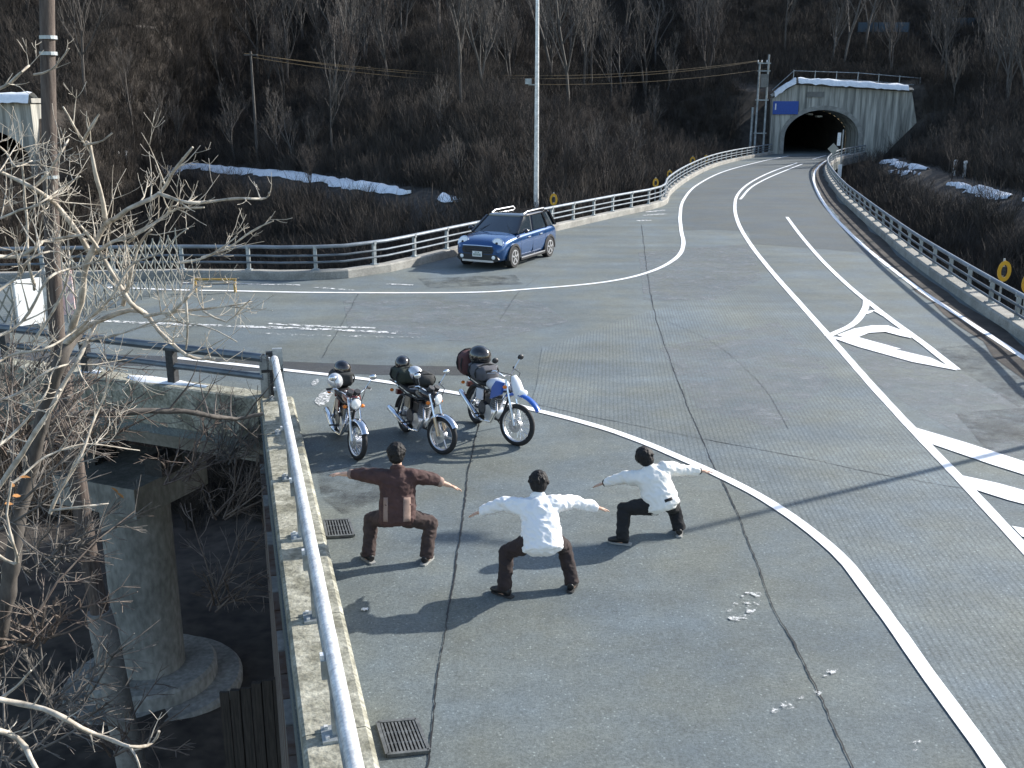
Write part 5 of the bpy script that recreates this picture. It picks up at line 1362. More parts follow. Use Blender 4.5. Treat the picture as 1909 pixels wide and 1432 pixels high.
def helmet(pos, r, label, shell, rot=(0, 0, 0), visor=True):
    t_ = thing('helmet', label, 'helmet', pos, rot)
    mb_ = MB(); n, k = 20, 12
    for i in range(k + 1):
        th = math.pi * .84 * i / k + 1e-3
        for j in range(n):
            a = 2 * math.pi * j / n
            x = math.sin(th) * math.cos(a) * 1.12; y = math.sin(th) * math.sin(a) * .94; z = math.cos(th)
            if math.cos(a) > .3 and z < -.1: x *= 1.08
            mb_.v.append(Vector((x, y, z)) * r + Vector((0, 0, r * .84)))
    for i in range(k):
        for j in range(n): mb_.f.append((i * n + j, (i + 1) * n + j, (i + 1) * n + (j + 1) % n, i * n + (j + 1) % n))
    mb_.f.append(tuple(k * n + j for j in range(n)))
    mb_.build('shell', M[shell], t_, smooth=True, angle=60)
    if visor:
        mb_ = MB(); nn = 12
        for i in range(5):
            th = R(58 + 8 * i)
            for j in range(nn + 1):
                a = R(-68 + 136 * j / nn); mb_.v.append(Vector((math.sin(th) * math.cos(a) * 1.12, math.sin(th) * math.sin(a) * .94, math.cos(th))) * (r * 1.035) + Vector((0, 0, r * .84)))
        for i in range(4):
            for j in range(nn): mb_.f.append((i * (nn + 1) + j, (i + 1) * (nn + 1) + j, (i + 1) * (nn + 1) + j + 1, i * (nn + 1) + j + 1))
        mb_.build('visor', M['visor'], t_, smooth=True, angle=60)
    MB().tube([Vector((.2, -.5, .12)) * r, Vector((.3, 0, .0)) * r, Vector((.2, .5, .12)) * r], .012, 6).build('chin_strap', M['bag_black'], t_)
    return t_
def bag(pos, size, label, m, rot=(0, 0, 0), strap='bag_black', seed=1):
    t_ = thing('bag', label, 'bag', pos, rot)
    mb_ = MB(); n, k = 20, 12; sx, sy, sz = size
    for i in range(k + 1):
        th = math.pi * i / k
        for j in range(n):
            a = 2 * math.pi * j / n; d = Vector((math.sin(th + 1e-4) * math.cos(a), math.sin(th + 1e-4) * math.sin(a), math.cos(th)))
            e = Vector([math.copysign(abs(q) ** .62, q) for q in d]); f = 1 + .16 * noise.noise(d * 2.2 + Vector((seed, 0, 0))) + .06 * noise.noise(d * 6 + Vector((seed, 3, 0)))
            mb_.v.append(Vector((e.x * sx * f, e.y * sy * f, e.z * sz * f + sz)))
    for i in range(k):
        for j in range(n): mb_.f.append((i * n + j, (i + 1) * n + j, (i + 1) * n + (j + 1) % n, i * n + (j + 1) % n))
    mb_.build('bag_body', M[m], t_, smooth=True, angle=70)
    for q in (-.45, .45):
        MB().tube([Vector((q * sx + 0, sy * 1.08 * math.cos(a), sz + sz * 1.08 * math.sin(a))) for a in [2 * math.pi * i / 14 for i in range(15)]], .014, 5).build('strap', M[strap], t_)
    return t_
b1 = motorcycle((661, 857), (.36, -1.0), 'small motorcycle with a dark red tank and chrome mudguard beside the bridge rail', 0, 14)
b2 = motorcycle((818, 847), (.58, -1.0), 'middle motorcycle with a black tank, round headlamp and gold fork legs', 1, 22)
b3 = motorcycle((957, 831), (.55, -1.0), 'trail motorcycle with blue and white bodywork and large spoked wheels', 2, 24)
hr = lambda b, d=0: (0, 0, b.rotation_euler.z + d)
bag(on_bike(b1, (-.1, 0, .84)), (.24, .17, .12), 'black bag strapped on the seat of the small motorcycle', 'bag_black', hr(b1), seed=2)
helmet(on_bike(b1, (-.10, 0, .99)), .135, 'black helmet on the bag of the small motorcycle', 'helmet_black', hr(b1, .6))
helmet(on_bike(b1, (.18, -.16, .86)), .125, 'silver open helmet hung beside the small motorcycle seat', 'helmet_silver', hr(b1, .2), False)
bag(on_bike(b2, (-.12, 0, .84)), (.27, .2, .13), 'dark olive bag strapped behind the seat of the middle motorcycle', 'bag_green', hr(b2), seed=5)
bag(on_bike(b2, (-.1, .2, .62)), (.22, .1, .15), 'black saddlebag hanging at the side of the middle motorcycle', 'bag_black', hr(b2), seed=7)
bag(on_bike(b2, (.58, 0, .94)), (.17, .14, .10), 'black tank bag on the middle motorcycle', 'bag_black', hr(b2), seed=9)
helmet(on_bike(b2, (-.2, -.04, 1.02)), .13, 'dark green helmet on the olive bag', 'helmet_black', hr(b2, 2.6))
helmet(on_bike(b2, (.1, .06, .92)), .125, 'silver helmet lying on the seat of the middle motorcycle', 'helmet_silver', hr(b2, .4), False)
bag(on_bike(b3, (-.32, -.03, .80)), (.17, .19, .20), 'maroon duffel bag on the rear rack of the trail motorcycle', 'bag_maroon', hr(b3), seed=11)
bag(on_bike(b3, (.12, 0, .82)), (.26, .2, .13), 'grey jacket bundled on the seat of the trail motorcycle', 'cloth_grey', hr(b3), seed=13)
helmet(on_bike(b3, (-.06, 0, 1.02)), .175, 'large glossy black helmet on top of the trail motorcycle luggage', 'helmet_black', hr(b3, .5))
# ================================================================== the parked car
cf = bp(912, 502); crr = bp(1000, 470)
hdc = math.atan2(-1.0, -.50)
cpos = Vector((bp(938, 492).x, bp(938, 492).y, 0))
carT = thing('parked_car', 'blue compact SUV with a black roof and round headlamps parked by the guard rail', 'car', (0, 0, 0), (0, 0, hdc))
fw, rw = 1.33, -1.34
st_ = [(-2.14, .70, .42, .86), (-2.08, .80, .30, .98), (-1.9, .87, .24, 1.06), (-1.34, .905, .22, 1.08), (-.6, .90, .20, 1.07), (.3, .90, .20, 1.05), (.85, .90, .20, 1.04), (1.1, .90, .21, 1.02), (1.5, .885, .22, .985), (1.85, .86, .22, .92), (2.02, .80, .24, .84), (2.12, .68, .28, .74)]
def ring(x, hw, z0, z1):
    q = [(0, z0), (.82 * hw, z0), (.95 * hw, z0 + .08), (hw, z0 + .28), (hw * .995, z1 - .22), (hw * .965, z1 - .10), (hw * .86, z1 - .02), (.5 * hw, z1 + .02), (0, z1 + .03)]
    return [Vector((x, a, b)) for a, b in q] + [Vector((x, -a, b)) for a, b in q[-2:0:-1]]
mb = MB(); rings = [ring(*s_) for s_ in st_]; n = len(rings[0])
for r_ in rings: mb.v += r_
for i in range(len(rings) - 1):
    for k in range(n): mb.f.append((i * n + k, i * n + (k + 1) % n, (i + 1) * n + (k + 1) % n, (i + 1) * n + k))
mb.f.append(tuple(range(n))); mb.f.append(tuple((len(rings) - 1) * n + k for k in range(n - 1, -1, -1)))
body = mb.build('body', M['car_blue'], carT, smooth=True, angle=48)
sb = body.modifiers.new('sub', 'SUBSURF'); sb.levels = 2; sb.render_levels = 2
# greenhouse
gs = [(-1.98, -1.86, 0), (1.02, .28, 0)]
low = [(-2.0, .76), (-1.0, .83), (0, .83), (.95, .80), (1.02, .70)]; top = [(-1.78, .60), (-1.0, .655), (-.2, .655), (.22, .63), (.27, .55)]
def gh(f):  # outline at height fraction f
    P = [(a[0] + (b[0] - a[0]) * f, a[1] + (b[1] - a[1]) * f) for a, b in zip(low, top)]; z = 1.03 + .46 * f
    return [Vector((x, y, z)) for x, y in P] + [Vector((x, -y, z)) for x, y in reversed(P)]
mb = MB(); gr_ = [gh(f) for f in (0, .5, 1.0)]; n = len(gr_[0])
for r_ in gr_: mb.v += r_
for i in range(2):
    for k in range(n): mb.f.append((i * n + k, (i + 1) * n + k, (i + 1) * n + (k + 1) % n, i * n + (k + 1) % n))
mb.f.append(tuple(2 * n + k for k in range(n - 1, -1, -1)))
mb.build('windows', M['glass'], carT, smooth=True, angle=25)
mb = MB()
for z, g in ((1.475, 1.015), (1.52, 1.01), (1.555, .9), (1.565, .5)): mb.v += [Vector((-.76 + (p.x + .76) * g, p.y * g, z)) for p in gh(1)]
for i in range(3):
    for k in range(n): mb.f.append((i * n + k, (i + 1) * n + k, (i + 1) * n + (k + 1) % n, i * n + (k + 1) % n))
mb.f.append(tuple(3 * n + k for k in range(n - 1, -1, -1)))
mb.build('roof', M['car_black'], carT, smooth=True, angle=60)
def gp_(i, f, s=1):
    a, b = Vector((low[i][0], low[i][1] * s, 1.03)), Vector((top[i][0], top[i][1] * s, 1.49)); return a.lerp(b, f) + Vector((0, .008 * s, 0))
for s in (-1, 1):
    MB().bar(gp_(3, 0, s) + Vector((.05, 0, 0)), gp_(3, 1, s) + Vector((.03, 0, 0)), .07, .05).build('pillar', M['car_black'], carT)
    MB().bar(gp_(1, 0, s) + Vector((-.25, 0, 0)), gp_(1, 1, s) + Vector((-.2, 0, 0)), .10, .03).build('pillar', M['car_black'], carT)
    MB().bar(gp_(2, 0, s) + Vector((-.1, 0, 0)), gp_(2, 1, s) + Vector((-.1, 0, 0)), .08, .03).build('pillar', M['car_black'], carT)
    MB().bar(gp_(0, 0, s), gp_(0, 1, s), .16, .06).build('pillar', M['car_black'], carT)
    MB().tube([(-1.6, .56 * s, 1.55), (-1.5, .57 * s, 1.615), (-.2, .59 * s, 1.615), (.05, .58 * s, 1.55)], .022, 8).build('roof_rail', M['alu'], carT, smooth=True)
    hl = MB().lathe([(.15, -.06), (.185, .0), (.165, .05), (.09, .08), (.001, .085)], 24, Matrix.Translation((1.93, .60 * s, .80)) @ Matrix.Rotation(R(8 * s), 4, 'Z') @ Matrix.Rotation(R(66), 4, 'Y')).build('headlamp', M['lens'], carT, smooth=True)
    MB().lathe([(.18, -.02), (.205, -.02), (.205, .03), (.18, .03)], 24, Matrix.Translation((1.935, .60 * s, .80)) @ Matrix.Rotation(R(8 * s), 4, 'Z') @ Matrix.Rotation(R(66), 4, 'Y'), closed=True).build('chrome_ring', M['chrome'], hl, smooth=True)
    MB().ball((1.98, .60 * s, .81), (.06, .06, .06), 10).build('lamp_eye', M['black_plastic'], hl)
    MB().lathe([(.055, -.03), (.06, .02), (.03, .035), (.001, .036)], 16, Matrix.Translation((2.125, .56 * s, .40)) @ Matrix.Rotation(R(90), 4, 'Y')).build('fog_lamp', M['lens'], carT, smooth=True)
    mi = MB().ball((.72, 1.0 * s, 1.10), (.10, .10, .075), 12).build('mirror', M['car_black'], carT, smooth=True)
    MB().bar((.76, .84 * s, 1.03), (.74, .95 * s, 1.08), .06, .04).build('mirror_arm', M['car_black'], mi)
    MB().bar((rw + .42, .895 * s, .235), (fw - .42, .895 * s, .235), .07, .10).build('sill_trim', M['black_plastic'], carT)
    MB().bar((rw + .44, .925 * s, .27), (fw - .44, .925 * s, .27), .02, .035).build('sill_strip', M['alu'], carT)
    for xx in (.28, -.62): MB().bar((xx - .09, .912 * s, .87), (xx + .09, .912 * s, .87), .025, .03).build('door_handle', M['chrome'], carT)
    for xx in (fw, rw):
        w = thing_part('wheel', carT)
        m = Matrix.Translation((xx, .80 * s, .335)) @ Matrix.Rotation(R(90), 4, 'X')
        MB().lathe([(.23, -.11), (.32, -.115), (.335, -.08), (.335, .08), (.32, .115), (.23, .11)], 32, m).build('tyre', M['rubber'], w, smooth=True)
        m2 = Matrix.Translation((xx, .90 * s, .335)) @ Matrix.Rotation(R(90), 4, 'X')
        MB().lathe([(.235, -.02), (.24, .02), (.2, .03), (.2, -.02)], 32, m2, closed=True).build('rim', M['alu'], w, smooth=True)
        for k in range(5):
            a = 2 * math.pi * k / 5 + .3
            MB().bar((xx + .03 * math.cos(a), .915 * s, .335 + .03 * math.sin(a)), (xx + .215 * math.cos(a), .915 * s, .335 + .215 * math.sin(a)), .02, .055, up=(-math.sin(a), 0, math.cos(a))).build('spoke', M['alu'], w)
        mb = MB(); nn = 16
        for k in range(nn + 1):
            a = R(-8) + R(196) * k / nn
            for rr_, yy in ((.355, .86), (.355, .925), (.43, .915), (.43, .86)): mb.v.append(Vector((xx + rr_ * math.cos(a), yy * s, .335 + rr_ * math.sin(a))))
        for k in range(nn):
            for j in range(4): mb.f.append((4 * k + j, 4 * k + (j + 1) % 4, 4 * k + 4 + (j + 1) % 4, 4 * k + 4 + j))
        mb.build('wheel_arch', M['black_plastic'], carT)
        MB().lathe([(.001, -.01), (.35, -.01), (.35, .01), (.001, .01)], 28, Matrix.Translation((xx, .885 * s, .335)) @ Matrix.Rotation(R(90), 4, 'X')).build('arch_well', M['dark_fill'], carT)
for s in (-1, 1):
    for xx, z0, z1 in ((.86, .32, 1.0), (-.02, .32, 1.03), (-.98, .55, 1.04)):
        MB().bar((xx, .893 * s, z0), (xx - .02, .880 * s, z1 - .12), .012, .03).build('door_gap', M['dark_fill'], carT)
    MB().ball((-.15, .36 * s, 1.12), (.13, .22, .16), 10).build('seat_top', M['seat'], carT, smooth=True)
# face of the car
MB().prism([(-.50, .50), (.50, .50), (.56, .62), (.50, .72), (-.50, .72), (-.56, .62)], 2.085, 2.135, Matrix(((0, 0, 1, 0), (1, 0, 0, 0), (0, 1, 0, 0), (0, 0, 0, 1)))).build('grille', M['black_plastic'], carT)
MB().tube([(2.12, -.52, .735), (2.15, 0, .75), (2.12, .52, .735)], .018, 8).build('grille_bar', M['chrome'], carT, smooth=True)
for z in (.56, .62, .68): MB().tube([(2.14, -.46, z), (2.145, .46, z)], .012, 6).build('grille_slat', M['black_paint'], carT)
MB().prism([(-.66, .27), (.66, .27), (.74, .34), (.66, .48), (-.66, .48), (-.74, .34)], 2.05, 2.13, Matrix(((0, 0, 1, 0), (1, 0, 0, 0), (0, 1, 0, 0), (0, 0, 0, 1)))).build('lower_intake', M['black_plastic'], carT)
MB().bar((2.11, -.55, .27), (2.11, .55, .27), .06, .06).build('bumper_strip', M['alu'], carT)
pl = MB().box((2.16, 0, .49), (.02, .33, .165)).build('number_plate', M['plate'], carT)
for k in range(4): MB().box((2.172, -.105 + .07 * k, .47), (.006, .035, .075)).build('plate_mark', M['plate_ink'], pl)
for k in range(3): MB().box((2.172, -.06 + .06 * k, .54), (.006, .03, .03)).build('plate_mark', M['plate_ink'], pl)
for s in (-1, 1): MB().tube([(.95, .55 * s, 1.10), (.55, .2 * s, 1.30)], .008, 5).build('wiper', M['black_plastic'], carT)
# place: front-left wheel (its left is to the image right) on its pixel
off = Matrix.Rotation(hdc, 3, 'Z') @ Vector((fw, .85, 0)); cw = bp(957, 499)
carT.location = (cw.x - off.x, cw.y - off.y, 0)
# ================================================================== people
def remesh(mb_, name, m_, parent, voxel, smooth_it=4, wr=0.0, wscale=9.0, seed=0.0, cut=None):
    me_ = mb_.mesh(name + '_src', None)
    tmp = bpy.data.scenes.new('tmp'); o_ = bpy.data.objects.new(name + '_src', me_); tmp.collection.objects.link(o_)
    md_ = o_.modifiers.new('r', 'REMESH'); md_.mode = 'VOXEL'; md_.voxel_size = voxel
    if smooth_it:
        sm = o_.modifiers.new('s', 'SMOOTH'); sm.iterations = smooth_it; sm.factor = .5
    tmp.view_layers[0].update(); dg = tmp.view_layers[0].depsgraph
    new = bpy.data.meshes.new_from_object(o_.evaluated_get(dg)); new.name = name
    bpy.data.objects.remove(o_); bpy.data.meshes.remove(me_); bpy.data.scenes.remove(tmp)
    if wr:
        n_ = len(new.vertices); co = np.empty(n_ * 3); no = np.empty(n_ * 3)
        new.vertices.foreach_get('co', co); new.vertices.foreach_get('normal', no); co = co.reshape(-1, 3); no = no.reshape(-1, 3)
        wv_ = np.array([.7 * noise.noise(Vector((x_ * wscale + seed, y_ * wscale, z_ * wscale * 1.7))) + 1.3 * (.22 - abs(noise.noise(Vector((x_ * wscale * 1.3 + z_ * 5, y_ * wscale * 1.3 + seed, z_ * wscale * 2.0))))) + .25 * noise.noise(Vector((x_ * 30, y_ * 30, z_ * 45))) for x_, y_, z_ in co.tolist()])
        new.vertices.foreach_set('co', (co + no * (wv_ * wr)[:, None]).ravel())
    new.materials.clear(); new.materials.append(m_)
    new.polygons.foreach_set('use_smooth', [True] * len(new.polygons)); new.update()
    ob = bpy.data.objects.new(name, new); C.objects.link(ob); ob.parent = parent
    return ob
def ln(a, b, f): return Vector(a).lerp(Vector(b), f)
def hand(mb_, wrist, d, palm_n, curl=.25, spread=.16, side=1):
    """palm and five fingers; d points along the arm, palm_n away from the palm, side tells where the thumb is"""
    d = d.normalized(); palm_n = (palm_n - d * palm_n.dot(d)).normalized(); s_ = d.cross(palm_n).normalized() * side
    mb_.tube([wrist - d * .03, wrist + d * .02, wrist + d * .05, wrist + d * .095], [(.028, .02), (.034, .018), (.042, .017), (.04, .014)], 12, ref=s_)
    for k, (o_, L_) in enumerate(((.030, .072), (.010, .08), (-.011, .075), (-.030, .058))):
        b_ = wrist + d * .09 + s_ * o_; dd = (d + s_ * o_ * 3.2 * spread / .16 * .5 - palm_n * .05).normalized(); c1 = b_ + dd * L_ * .45
        dd2 = (dd - palm_n * curl).normalized(); c2 = c1 + dd2 * L_ * .32; c3 = c2 + (dd2 - palm_n * curl).normalized() * L_ * .27
        mb_.tube([b_ - dd * .02, b_, c1, c2, c3], [.009, .0095, .009, .0083, .0065], 8)
    b_ = wrist + d * .03 + s_ * .03; dd = (d * .7 + s_ * .75 - palm_n * .2).normalized(); c1 = b_ + dd * .035; c2 = c1 + (dd + d * .4).normalized() * .03
    mb_.tube([b_ - dd * .015, c1, c2, c2 + (d + dd * .3).normalized() * .02], [.013, .012, .0105, .008], 8)
def person(label, J, cl):
    """J: joints in world space. Body facing +y, seen from behind."""
    base = (J['footL'] + J['footR']) / 2; base.z = 0
    t_ = thing('person', label, 'person', base)
    L = {k: v_ - base for k, v_ in J.items()}
    X = (L['shR'] - L['shL']).normalized(); pel = L['pelvis']; neck = L['neck']; up_ = (neck - pel).normalized(); F = up_.cross(X).normalized()
    if F.y < 0: F = -F
    T_ = (neck - pel).length
    hd = L['head']; hz = (hd - neck).normalized()
    # ---- body: one continuous skin surface
    b_ = MB()
    hx = (X - hz * X.dot(hz)).normalized(); hy = hz.cross(hx)
    if hy.dot(F) < 0: hy = -hy
    HM = Matrix((hx, hy, hz)).transposed().to_4x4()
    b_.ball(hd, (.082, .10, .118), 20, HM)
    b_.ball(hd + hy * .03 - hz * .06, (.058, .062, .062), 14, HM)                       # jaw
    b_.tube([hd + hy * .088 + hz * .025, hd + hy * .106 - hz * .022], [.009, .017], 8)      # nose
    b_.tube([hd + hy * .086 - hx * .024 - hz * .062, hd + hy * .091 - hz * .062, hd + hy * .086 + hx * .024 - hz * .062], .009, 8)  # lips
    for s_ in (-1, 1):
        b_.ball(hd + hx * .078 * s_ - hy * .005 - hz * .01, (.012, .022, .033), 10, HM)   # ear
    b_.tube([neck - hz * .05, neck + hz * .03, hd - hz * .05], [.062, .055, .052], 14)
    b_.tube([pel - up_ * .05, pel + up_ * .2 * T_, pel + up_ * .5 * T_, pel + up_ * .74 * T_, neck - up_ * .05], [(.14, .11), (.14, .10), (.13, .095), (.13, .09), (.045, .045)], 18, ref=X)
    for s_, a in ((-1, 'L'), (1, 'R')):
        sh, el, wr_ = L['sh' + a], L['el' + a], L['wr' + a]; hp, kn, an, ft_ = L['hip' + a], L['kn' + a], L['an' + a], L['foot' + a]
        b_.tube([ln(neck - up_ * .1, sh, .4), sh - up_ * .015, ln(sh, el, .5), el, ln(el, wr_, .3), wr_], [.045, .05, .046, .036, .036, .026], 12)
        hand(b_, wr_, (wr_ - el), Vector((0, .15, 1)), cl.get('curl', .25), side=-s_ if cl.get('flip') else s_)
        b_.tube([ln(pel, hp, .4), hp, ln(hp, kn, .5), kn, ln(kn, an, .35), an], [.085, .085, .07, .052, .05, .036], 12)
        fd = L['toe' + a] - an; fd.z = 0
        b_.tube([an, an - Vector((0, 0, .03)), ft_ + Vector((0, 0, .035)), ft_ + fd.normalized() * .13 + Vector((0, 0, .03))], [.036, .04, .036, .03], 10)
    body_ = remesh(b_, 'body', M['skin'], t_, .0085, 3)
    for s_ in (-1, 1):
        MB().ball(hd + hx * .03 * s_ + hy * .083 + hz * .012, (.011, .008, .008), 8, HM).build('eye', M['trouser_black'], t_)
    # ---- hair
    h_ = MB()
    h_.ball(hd + hz * .018 - hy * .012, (.106, .118, .122), 22, HM); h_.ball(hd - hy * .045 - hz * .035, (.092, .072, .085), 16, HM)
    r2 = random.Random(cl['seed'])
    for k in range(46):
        a = r2.uniform(0, 6.283); el_ = r2.uniform(-.2, 1.45)
        d = hx * math.cos(a) * math.cos(el_) + hy * math.sin(a) * math.cos(el_) + hz * math.sin(el_)
        if d.dot(hy) > .55 and el_ < .75: continue
        p0 = hd + hz * .02 - hy * .01 + hx * d.dot(hx) * .096 + hy * d.dot(hy) * .108 + hz * d.dot(hz) * .112
        h_.tube([p0, p0 + d * .012 - hz * .01, p0 + d * .020 - hz * .035], [.016, .013, .005], 6)
    hair = remesh(h_, 'hair', M['hair'], t_, .008, 1, .004, 30, cl['seed'])
    # ---- trousers
    p_ = MB()
    p_.tube([pel + up_ * .14, pel + up_ * .04, pel - up_ * .06, pel - up_ * .12], [(.165, .12), (.178, .135), (.165, .13), (.10, .10)], 18, ref=X)
    for a in 'LR':
        hp, kn, an = L['hip' + a], L['kn' + a], L['an' + a]
        p_.tube([ln(pel, hp, .3), hp, ln(hp, kn, .35), ln(hp, kn, .75), kn, ln(kn, an, .15), ln(kn, an, .5), ln(kn, an, .85), an + Vector((0, 0, -.035))],
                [.10, .118, .105, .09, .086, .084, .08, .078, .08], 16)
        p_.ball(kn, (.088, .088, .088), 12)
    tr_ = remesh(p_, 'trousers', M[cl['trousers']], t_, .012, 3, .014, 10, cl['seed'])
    # ---- shoes
    for a in 'LR':
        an, ft_ = L['an' + a], L['foot' + a]; fd = L['toe' + a] - L['foot' + a]; fd.z = 0; fd.normalize(); sd_ = Vector((fd.y, -fd.x, 0))
        h0 = Vector((an.x, an.y, 0)) - fd * .05
        s_ = MB(); s_.tube([h0 - fd * .03 + Vector((0, 0, .055)), h0 + fd * .03 + Vector((0, 0, .065)), h0 + fd * .10 + Vector((0, 0, .055)), h0 + fd * .17 + Vector((0, 0, .042)), h0 + fd * .225 + Vector((0, 0, .032))], [(.036, .04), (.04, .052), (.045, .045), (.048, .034), (.03, .02)], 14, ref=sd_)
        s_.tube([Vector((an.x, an.y, .05)), Vector((an.x, an.y, .10))], [.045, .042], 12)
        sh_ = remesh(s_, 'shoe', M['shoe'], t_, .009, 2)
        so = MB(); outl = [(-.065, .03), (-.03, .04), (.04, .04), (.10, .05), (.16, .05), (.20, .036), (.225, 0), (.20, -.036), (.16, -.05), (.10, -.05), (.04, -.04), (-.03, -.04), (-.065, -.03)]
        MM = Matrix((fd, sd_, Vector((0, 0, 1)))).transposed().to_4x4(); MM.translation = h0
        so.prism([(u_, v_) for u_, v_ in outl], .002, .02, MM).build('sole', M[cl['sole']], sh_)
    # ---- upper garment: torso and sleeves as one surface
    j_ = MB(); hem = cl.get('hem', .14)
    j_.tube([pel - up_ * hem, pel - up_ * (hem - .05), pel + up_ * .14 * T_, pel + up_ * .45 * T_, pel + up_ * .70 * T_, neck - up_ * .075, neck - up_ * .01, neck + up_ * .03],
            [cl.get('tail', (.185, .15)), (.215, .175), (.215, .17), (.20, .15), (.21, .15), (.19, .13), (.11, .095), (.078, .078)], 22, ref=X)
    for s_, a in ((-1, 'L'), (1, 'R')):
        sh, el, wr_ = L['sh' + a], L['el' + a], L['wr' + a]; cuff = cl.get('cuff', 1.0); e_ = ln(el, wr_, cuff)
        j_.tube([ln(neck - up_ * .08, sh, .35), sh - X * s_ * .02, ln(sh, el, .3), ln(sh, el, .7), el, ln(el, e_, .4), ln(el, e_, .85), e_], [.095, .10, .094, .086, .078, .072, .064, .055], 16)
    jk = remesh(j_, cl['gname'], M[cl['top']], t_, .012, 4, cl.get('wr', .015), 9, cl['seed'] * 2.0)
    if cl.get('collar'):
        MB().tube([neck + F * .072 * math.cos(a) * 1.05 + X * .075 * math.sin(a) + up_ * (.02 + .02 * math.cos(a + math.pi)) for a in [2 * math.pi * k / 20 for k in range(21)]], [(.028, .012)] * 21, 8, ref=up_).build('collar', M[cl['top']], t_, smooth=True, angle=80)
    return t_, L, dict(X=X, up=up_, F=F, pel=pel, neck=neck, jacket=jk)
def conform(jk, parent, c, X_, up_, w_, h_, nrm, name, m_, lift=.006, nu=6, nv=8):
    """a cloth panel lying on the garment: rays are cast onto its surface"""
    mb_ = MB(); ok = True
    for i in range(nv + 1):
        for k in range(nu + 1):
            q = c + X_ * (w_ * (k / nu - .5)) + up_ * (h_ * (i / nv - .5)); o_ = q + nrm * .5
            r_, loc, nn, _ = jk.ray_cast(o_, -nrm)
            mb_.v.append((loc + nrm * lift) if r_ else q)
    for i in range(nv):
        for k in range(nu):
            a = i * (nu + 1) + k; mb_.f.append((a, a + 1, a + nu + 2, a + nu + 1))
    o_ = mb_.build(name, M[m_], parent, smooth=True, angle=80)
    sd_ = o_.modifiers.new('thick', 'SOLIDIFY'); sd_.thickness = .006; sd_.offset = -1
    return o_
def V(px, py, Y): return at(px, py, Y)
def joints(fl, fr, kl, kr, hip_px, neck_px, head_px, wl, wr_, ell, elr, toes, dy, twist=0.0):
    """pixels of the joints with depth offsets (metres beyond the feet)"""
    FL, FR = bp(*fl), bp(*fr); Y0 = (FL.y + FR.y) / 2
    J = dict(footL=FL, footR=FR, toeL=FL + Vector((*toes[0], 0)).normalized() * .2, toeR=FR + Vector((*toes[1], 0)).normalized() * .2)
    J['anL'] = FL + Vector((0, 0, .09)); J['anR'] = FR + Vector((0, 0, .09))
    J['knL'] = V(*kl, FL.y + dy['kn']); J['knR'] = V(*kr, FR.y + dy['kn'])
    J['pelvis'] = V(*hip_px, Y0 + dy['hip']); J['neck'] = V(*neck_px, Y0 + dy['neck']); J['head'] = V(*head_px, Y0 + dy['head'])
    J['wrL'] = V(*wl, Y0 + dy['wrL']); J['wrR'] = V(*wr_, Y0 + dy['wrR'])
    ax = Vector((math.cos(twist), math.sin(twist), 0)); up_ = (J['neck'] - J['pelvis']).normalized()
    ax = (ax - up_ * ax.dot(up_)).normalized()
    J['shL'] = J['neck'] - ax * .185 - up_ * .075; J['shR'] = J['neck'] + ax * .185 - up_ * .075
    J['hipL'] = J['pelvis'] - ax * .095 - up_ * .04; J['hipR'] = J['pelvis'] + ax * .095 - up_ * .04
    J['elL'] = V(*ell, (J['shL'].y + J['wrL'].y) / 2 + dy.get('el', 0)); J['elR'] = V(*elr, (J['shR'].y + J['wrR'].y) / 2 + dy.get('el', 0))
    for a in 'LR': print('limbs', a, 'thigh %.2f shin %.2f upper %.2f fore %.2f' % ((J['hip' + a] - J['kn' + a]).length, (J['kn' + a] - J['an' + a]).length, (J['sh' + a] - J['el' + a]).length, (J['el' + a] - J['wr' + a]).length), 'torso %.2f' % (J['neck'] - J['pelvis']).length, 'headz %.2f' % J['head'].z, 'pelz %.2f' % J['pelvis'].z)
    return J
J1 = joints((688, 1046), (795, 1048), (692, 968), (803, 975), (741, 958), (741, 877), (739, 846), (637, 884), (838, 905), (675, 884), (802, 892), ((-.55, .8), (.3, .9)), dict(kn=.16, hip=.05, neck=.20, head=.26, wrL=.42, wrR=.34), .05)
p1, L1, q1 = person('person in a brown jacket squatting with both arms stretched out sideways', J1, dict(seed=1.3, top='jacket_brown', trousers='trouser_brown', sole='shoe_sole', gname='jacket', hem=.13, cuff=.45, collar=True))
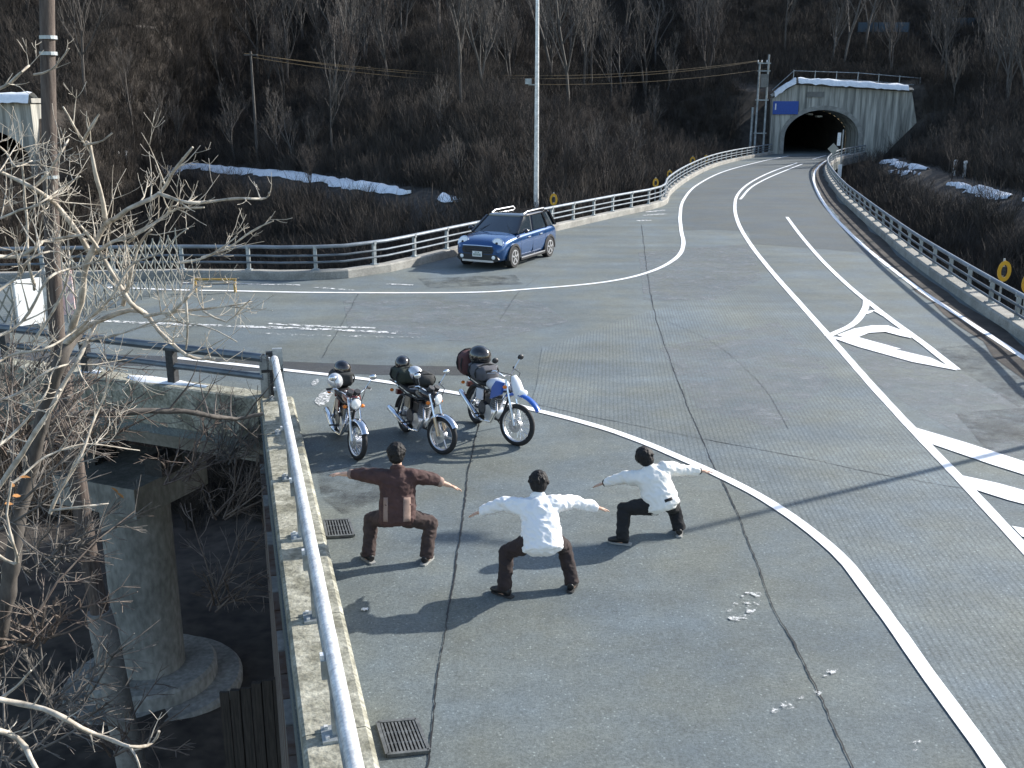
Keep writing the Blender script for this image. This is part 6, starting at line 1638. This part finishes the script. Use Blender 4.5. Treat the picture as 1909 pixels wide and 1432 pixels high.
for sx, w_ in ((.115, .08), (-.125, .05)):
    conform(q1['jacket'], p1, q1['pel'] + q1['up'] * .06 + q1['X'] * sx, q1['X'], q1['up'], w_, .27, -q1['F'], 'back_panel', 'jacket_tan')
for a in 'LR':
    e0, e1 = L1['el' + a].lerp(L1['wr' + a], .38), L1['el' + a].lerp(L1['wr' + a], .62)
    MB().tube([e0, e0.lerp(e1, .3), e0.lerp(e1, .8), e1], [.055, .06, .058, .05], 14).build('turned_cuff', M['jacket_tan'], p1, smooth=True, angle=60)
J2 = joints((940, 1110), (1066, 1098), (945, 1030), (1052, 1020), (1010, 1000), (1003, 930), (1004, 900), (896, 954), (1112, 946), (940, 938), (1065, 936), ((-.8, .6), (.25, .9)), dict(kn=.18, hip=-.02, neck=.22, head=.30, wrL=.45, wrR=.42), .0)
p2, L2, q2 = person('person in a white shirt and dark brown trousers squatting with arms spread', J2, dict(seed=2.7, top='white_cloth', trousers='trouser_dark', sole='shoe_sole_dark', gname='shirt', hem=.20, tail=(.10, .10), cuff=1.0, wr=.017, collar=True))
J3 = joints((1160, 1014), (1266, 996), (1163, 948), (1256, 950), (1232, 932), (1210, 872), (1202, 853), (1126, 901), (1306, 878), (1165, 890), (1266, 876), ((-.95, .35), (.15, .95)), dict(kn=.16, hip=-.02, neck=.12, head=.17, wrL=.38, wrR=.30), .1)
p3, L3, q3 = person('person in a cream sweatshirt and black trousers squatting with arms spread near the white line', J3, dict(seed=4.1, top='cream_cloth', trousers='trouser_black', sole='shoe_sole', gname='sweatshirt', hem=.14, tail=(.15, .13), cuff=.93, wr=.014))
conform(q3['jacket'], p3, q3['pel'] - q3['up'] * .02 + q3['X'] * .05, q3['X'], q3['up'], .10, .035, -q3['F'], 'black_label', 'trouser_black', nu=5, nv=2)
for a in 'LR':
    e0, e1 = L3['el' + a].lerp(L3['wr' + a], .9), L3['wr' + a]
    MB().tube([e0, e0.lerp(e1, .3), e0.lerp(e1, .9), e1], [.046, .047, .042, .034], 14).build('wrist_band', M['trouser_black'], p3, smooth=True, angle=60)

md = undergrowth_obj.modifiers.new('undergrowth', 'NODES'); md.node_group = undergrowth_ng
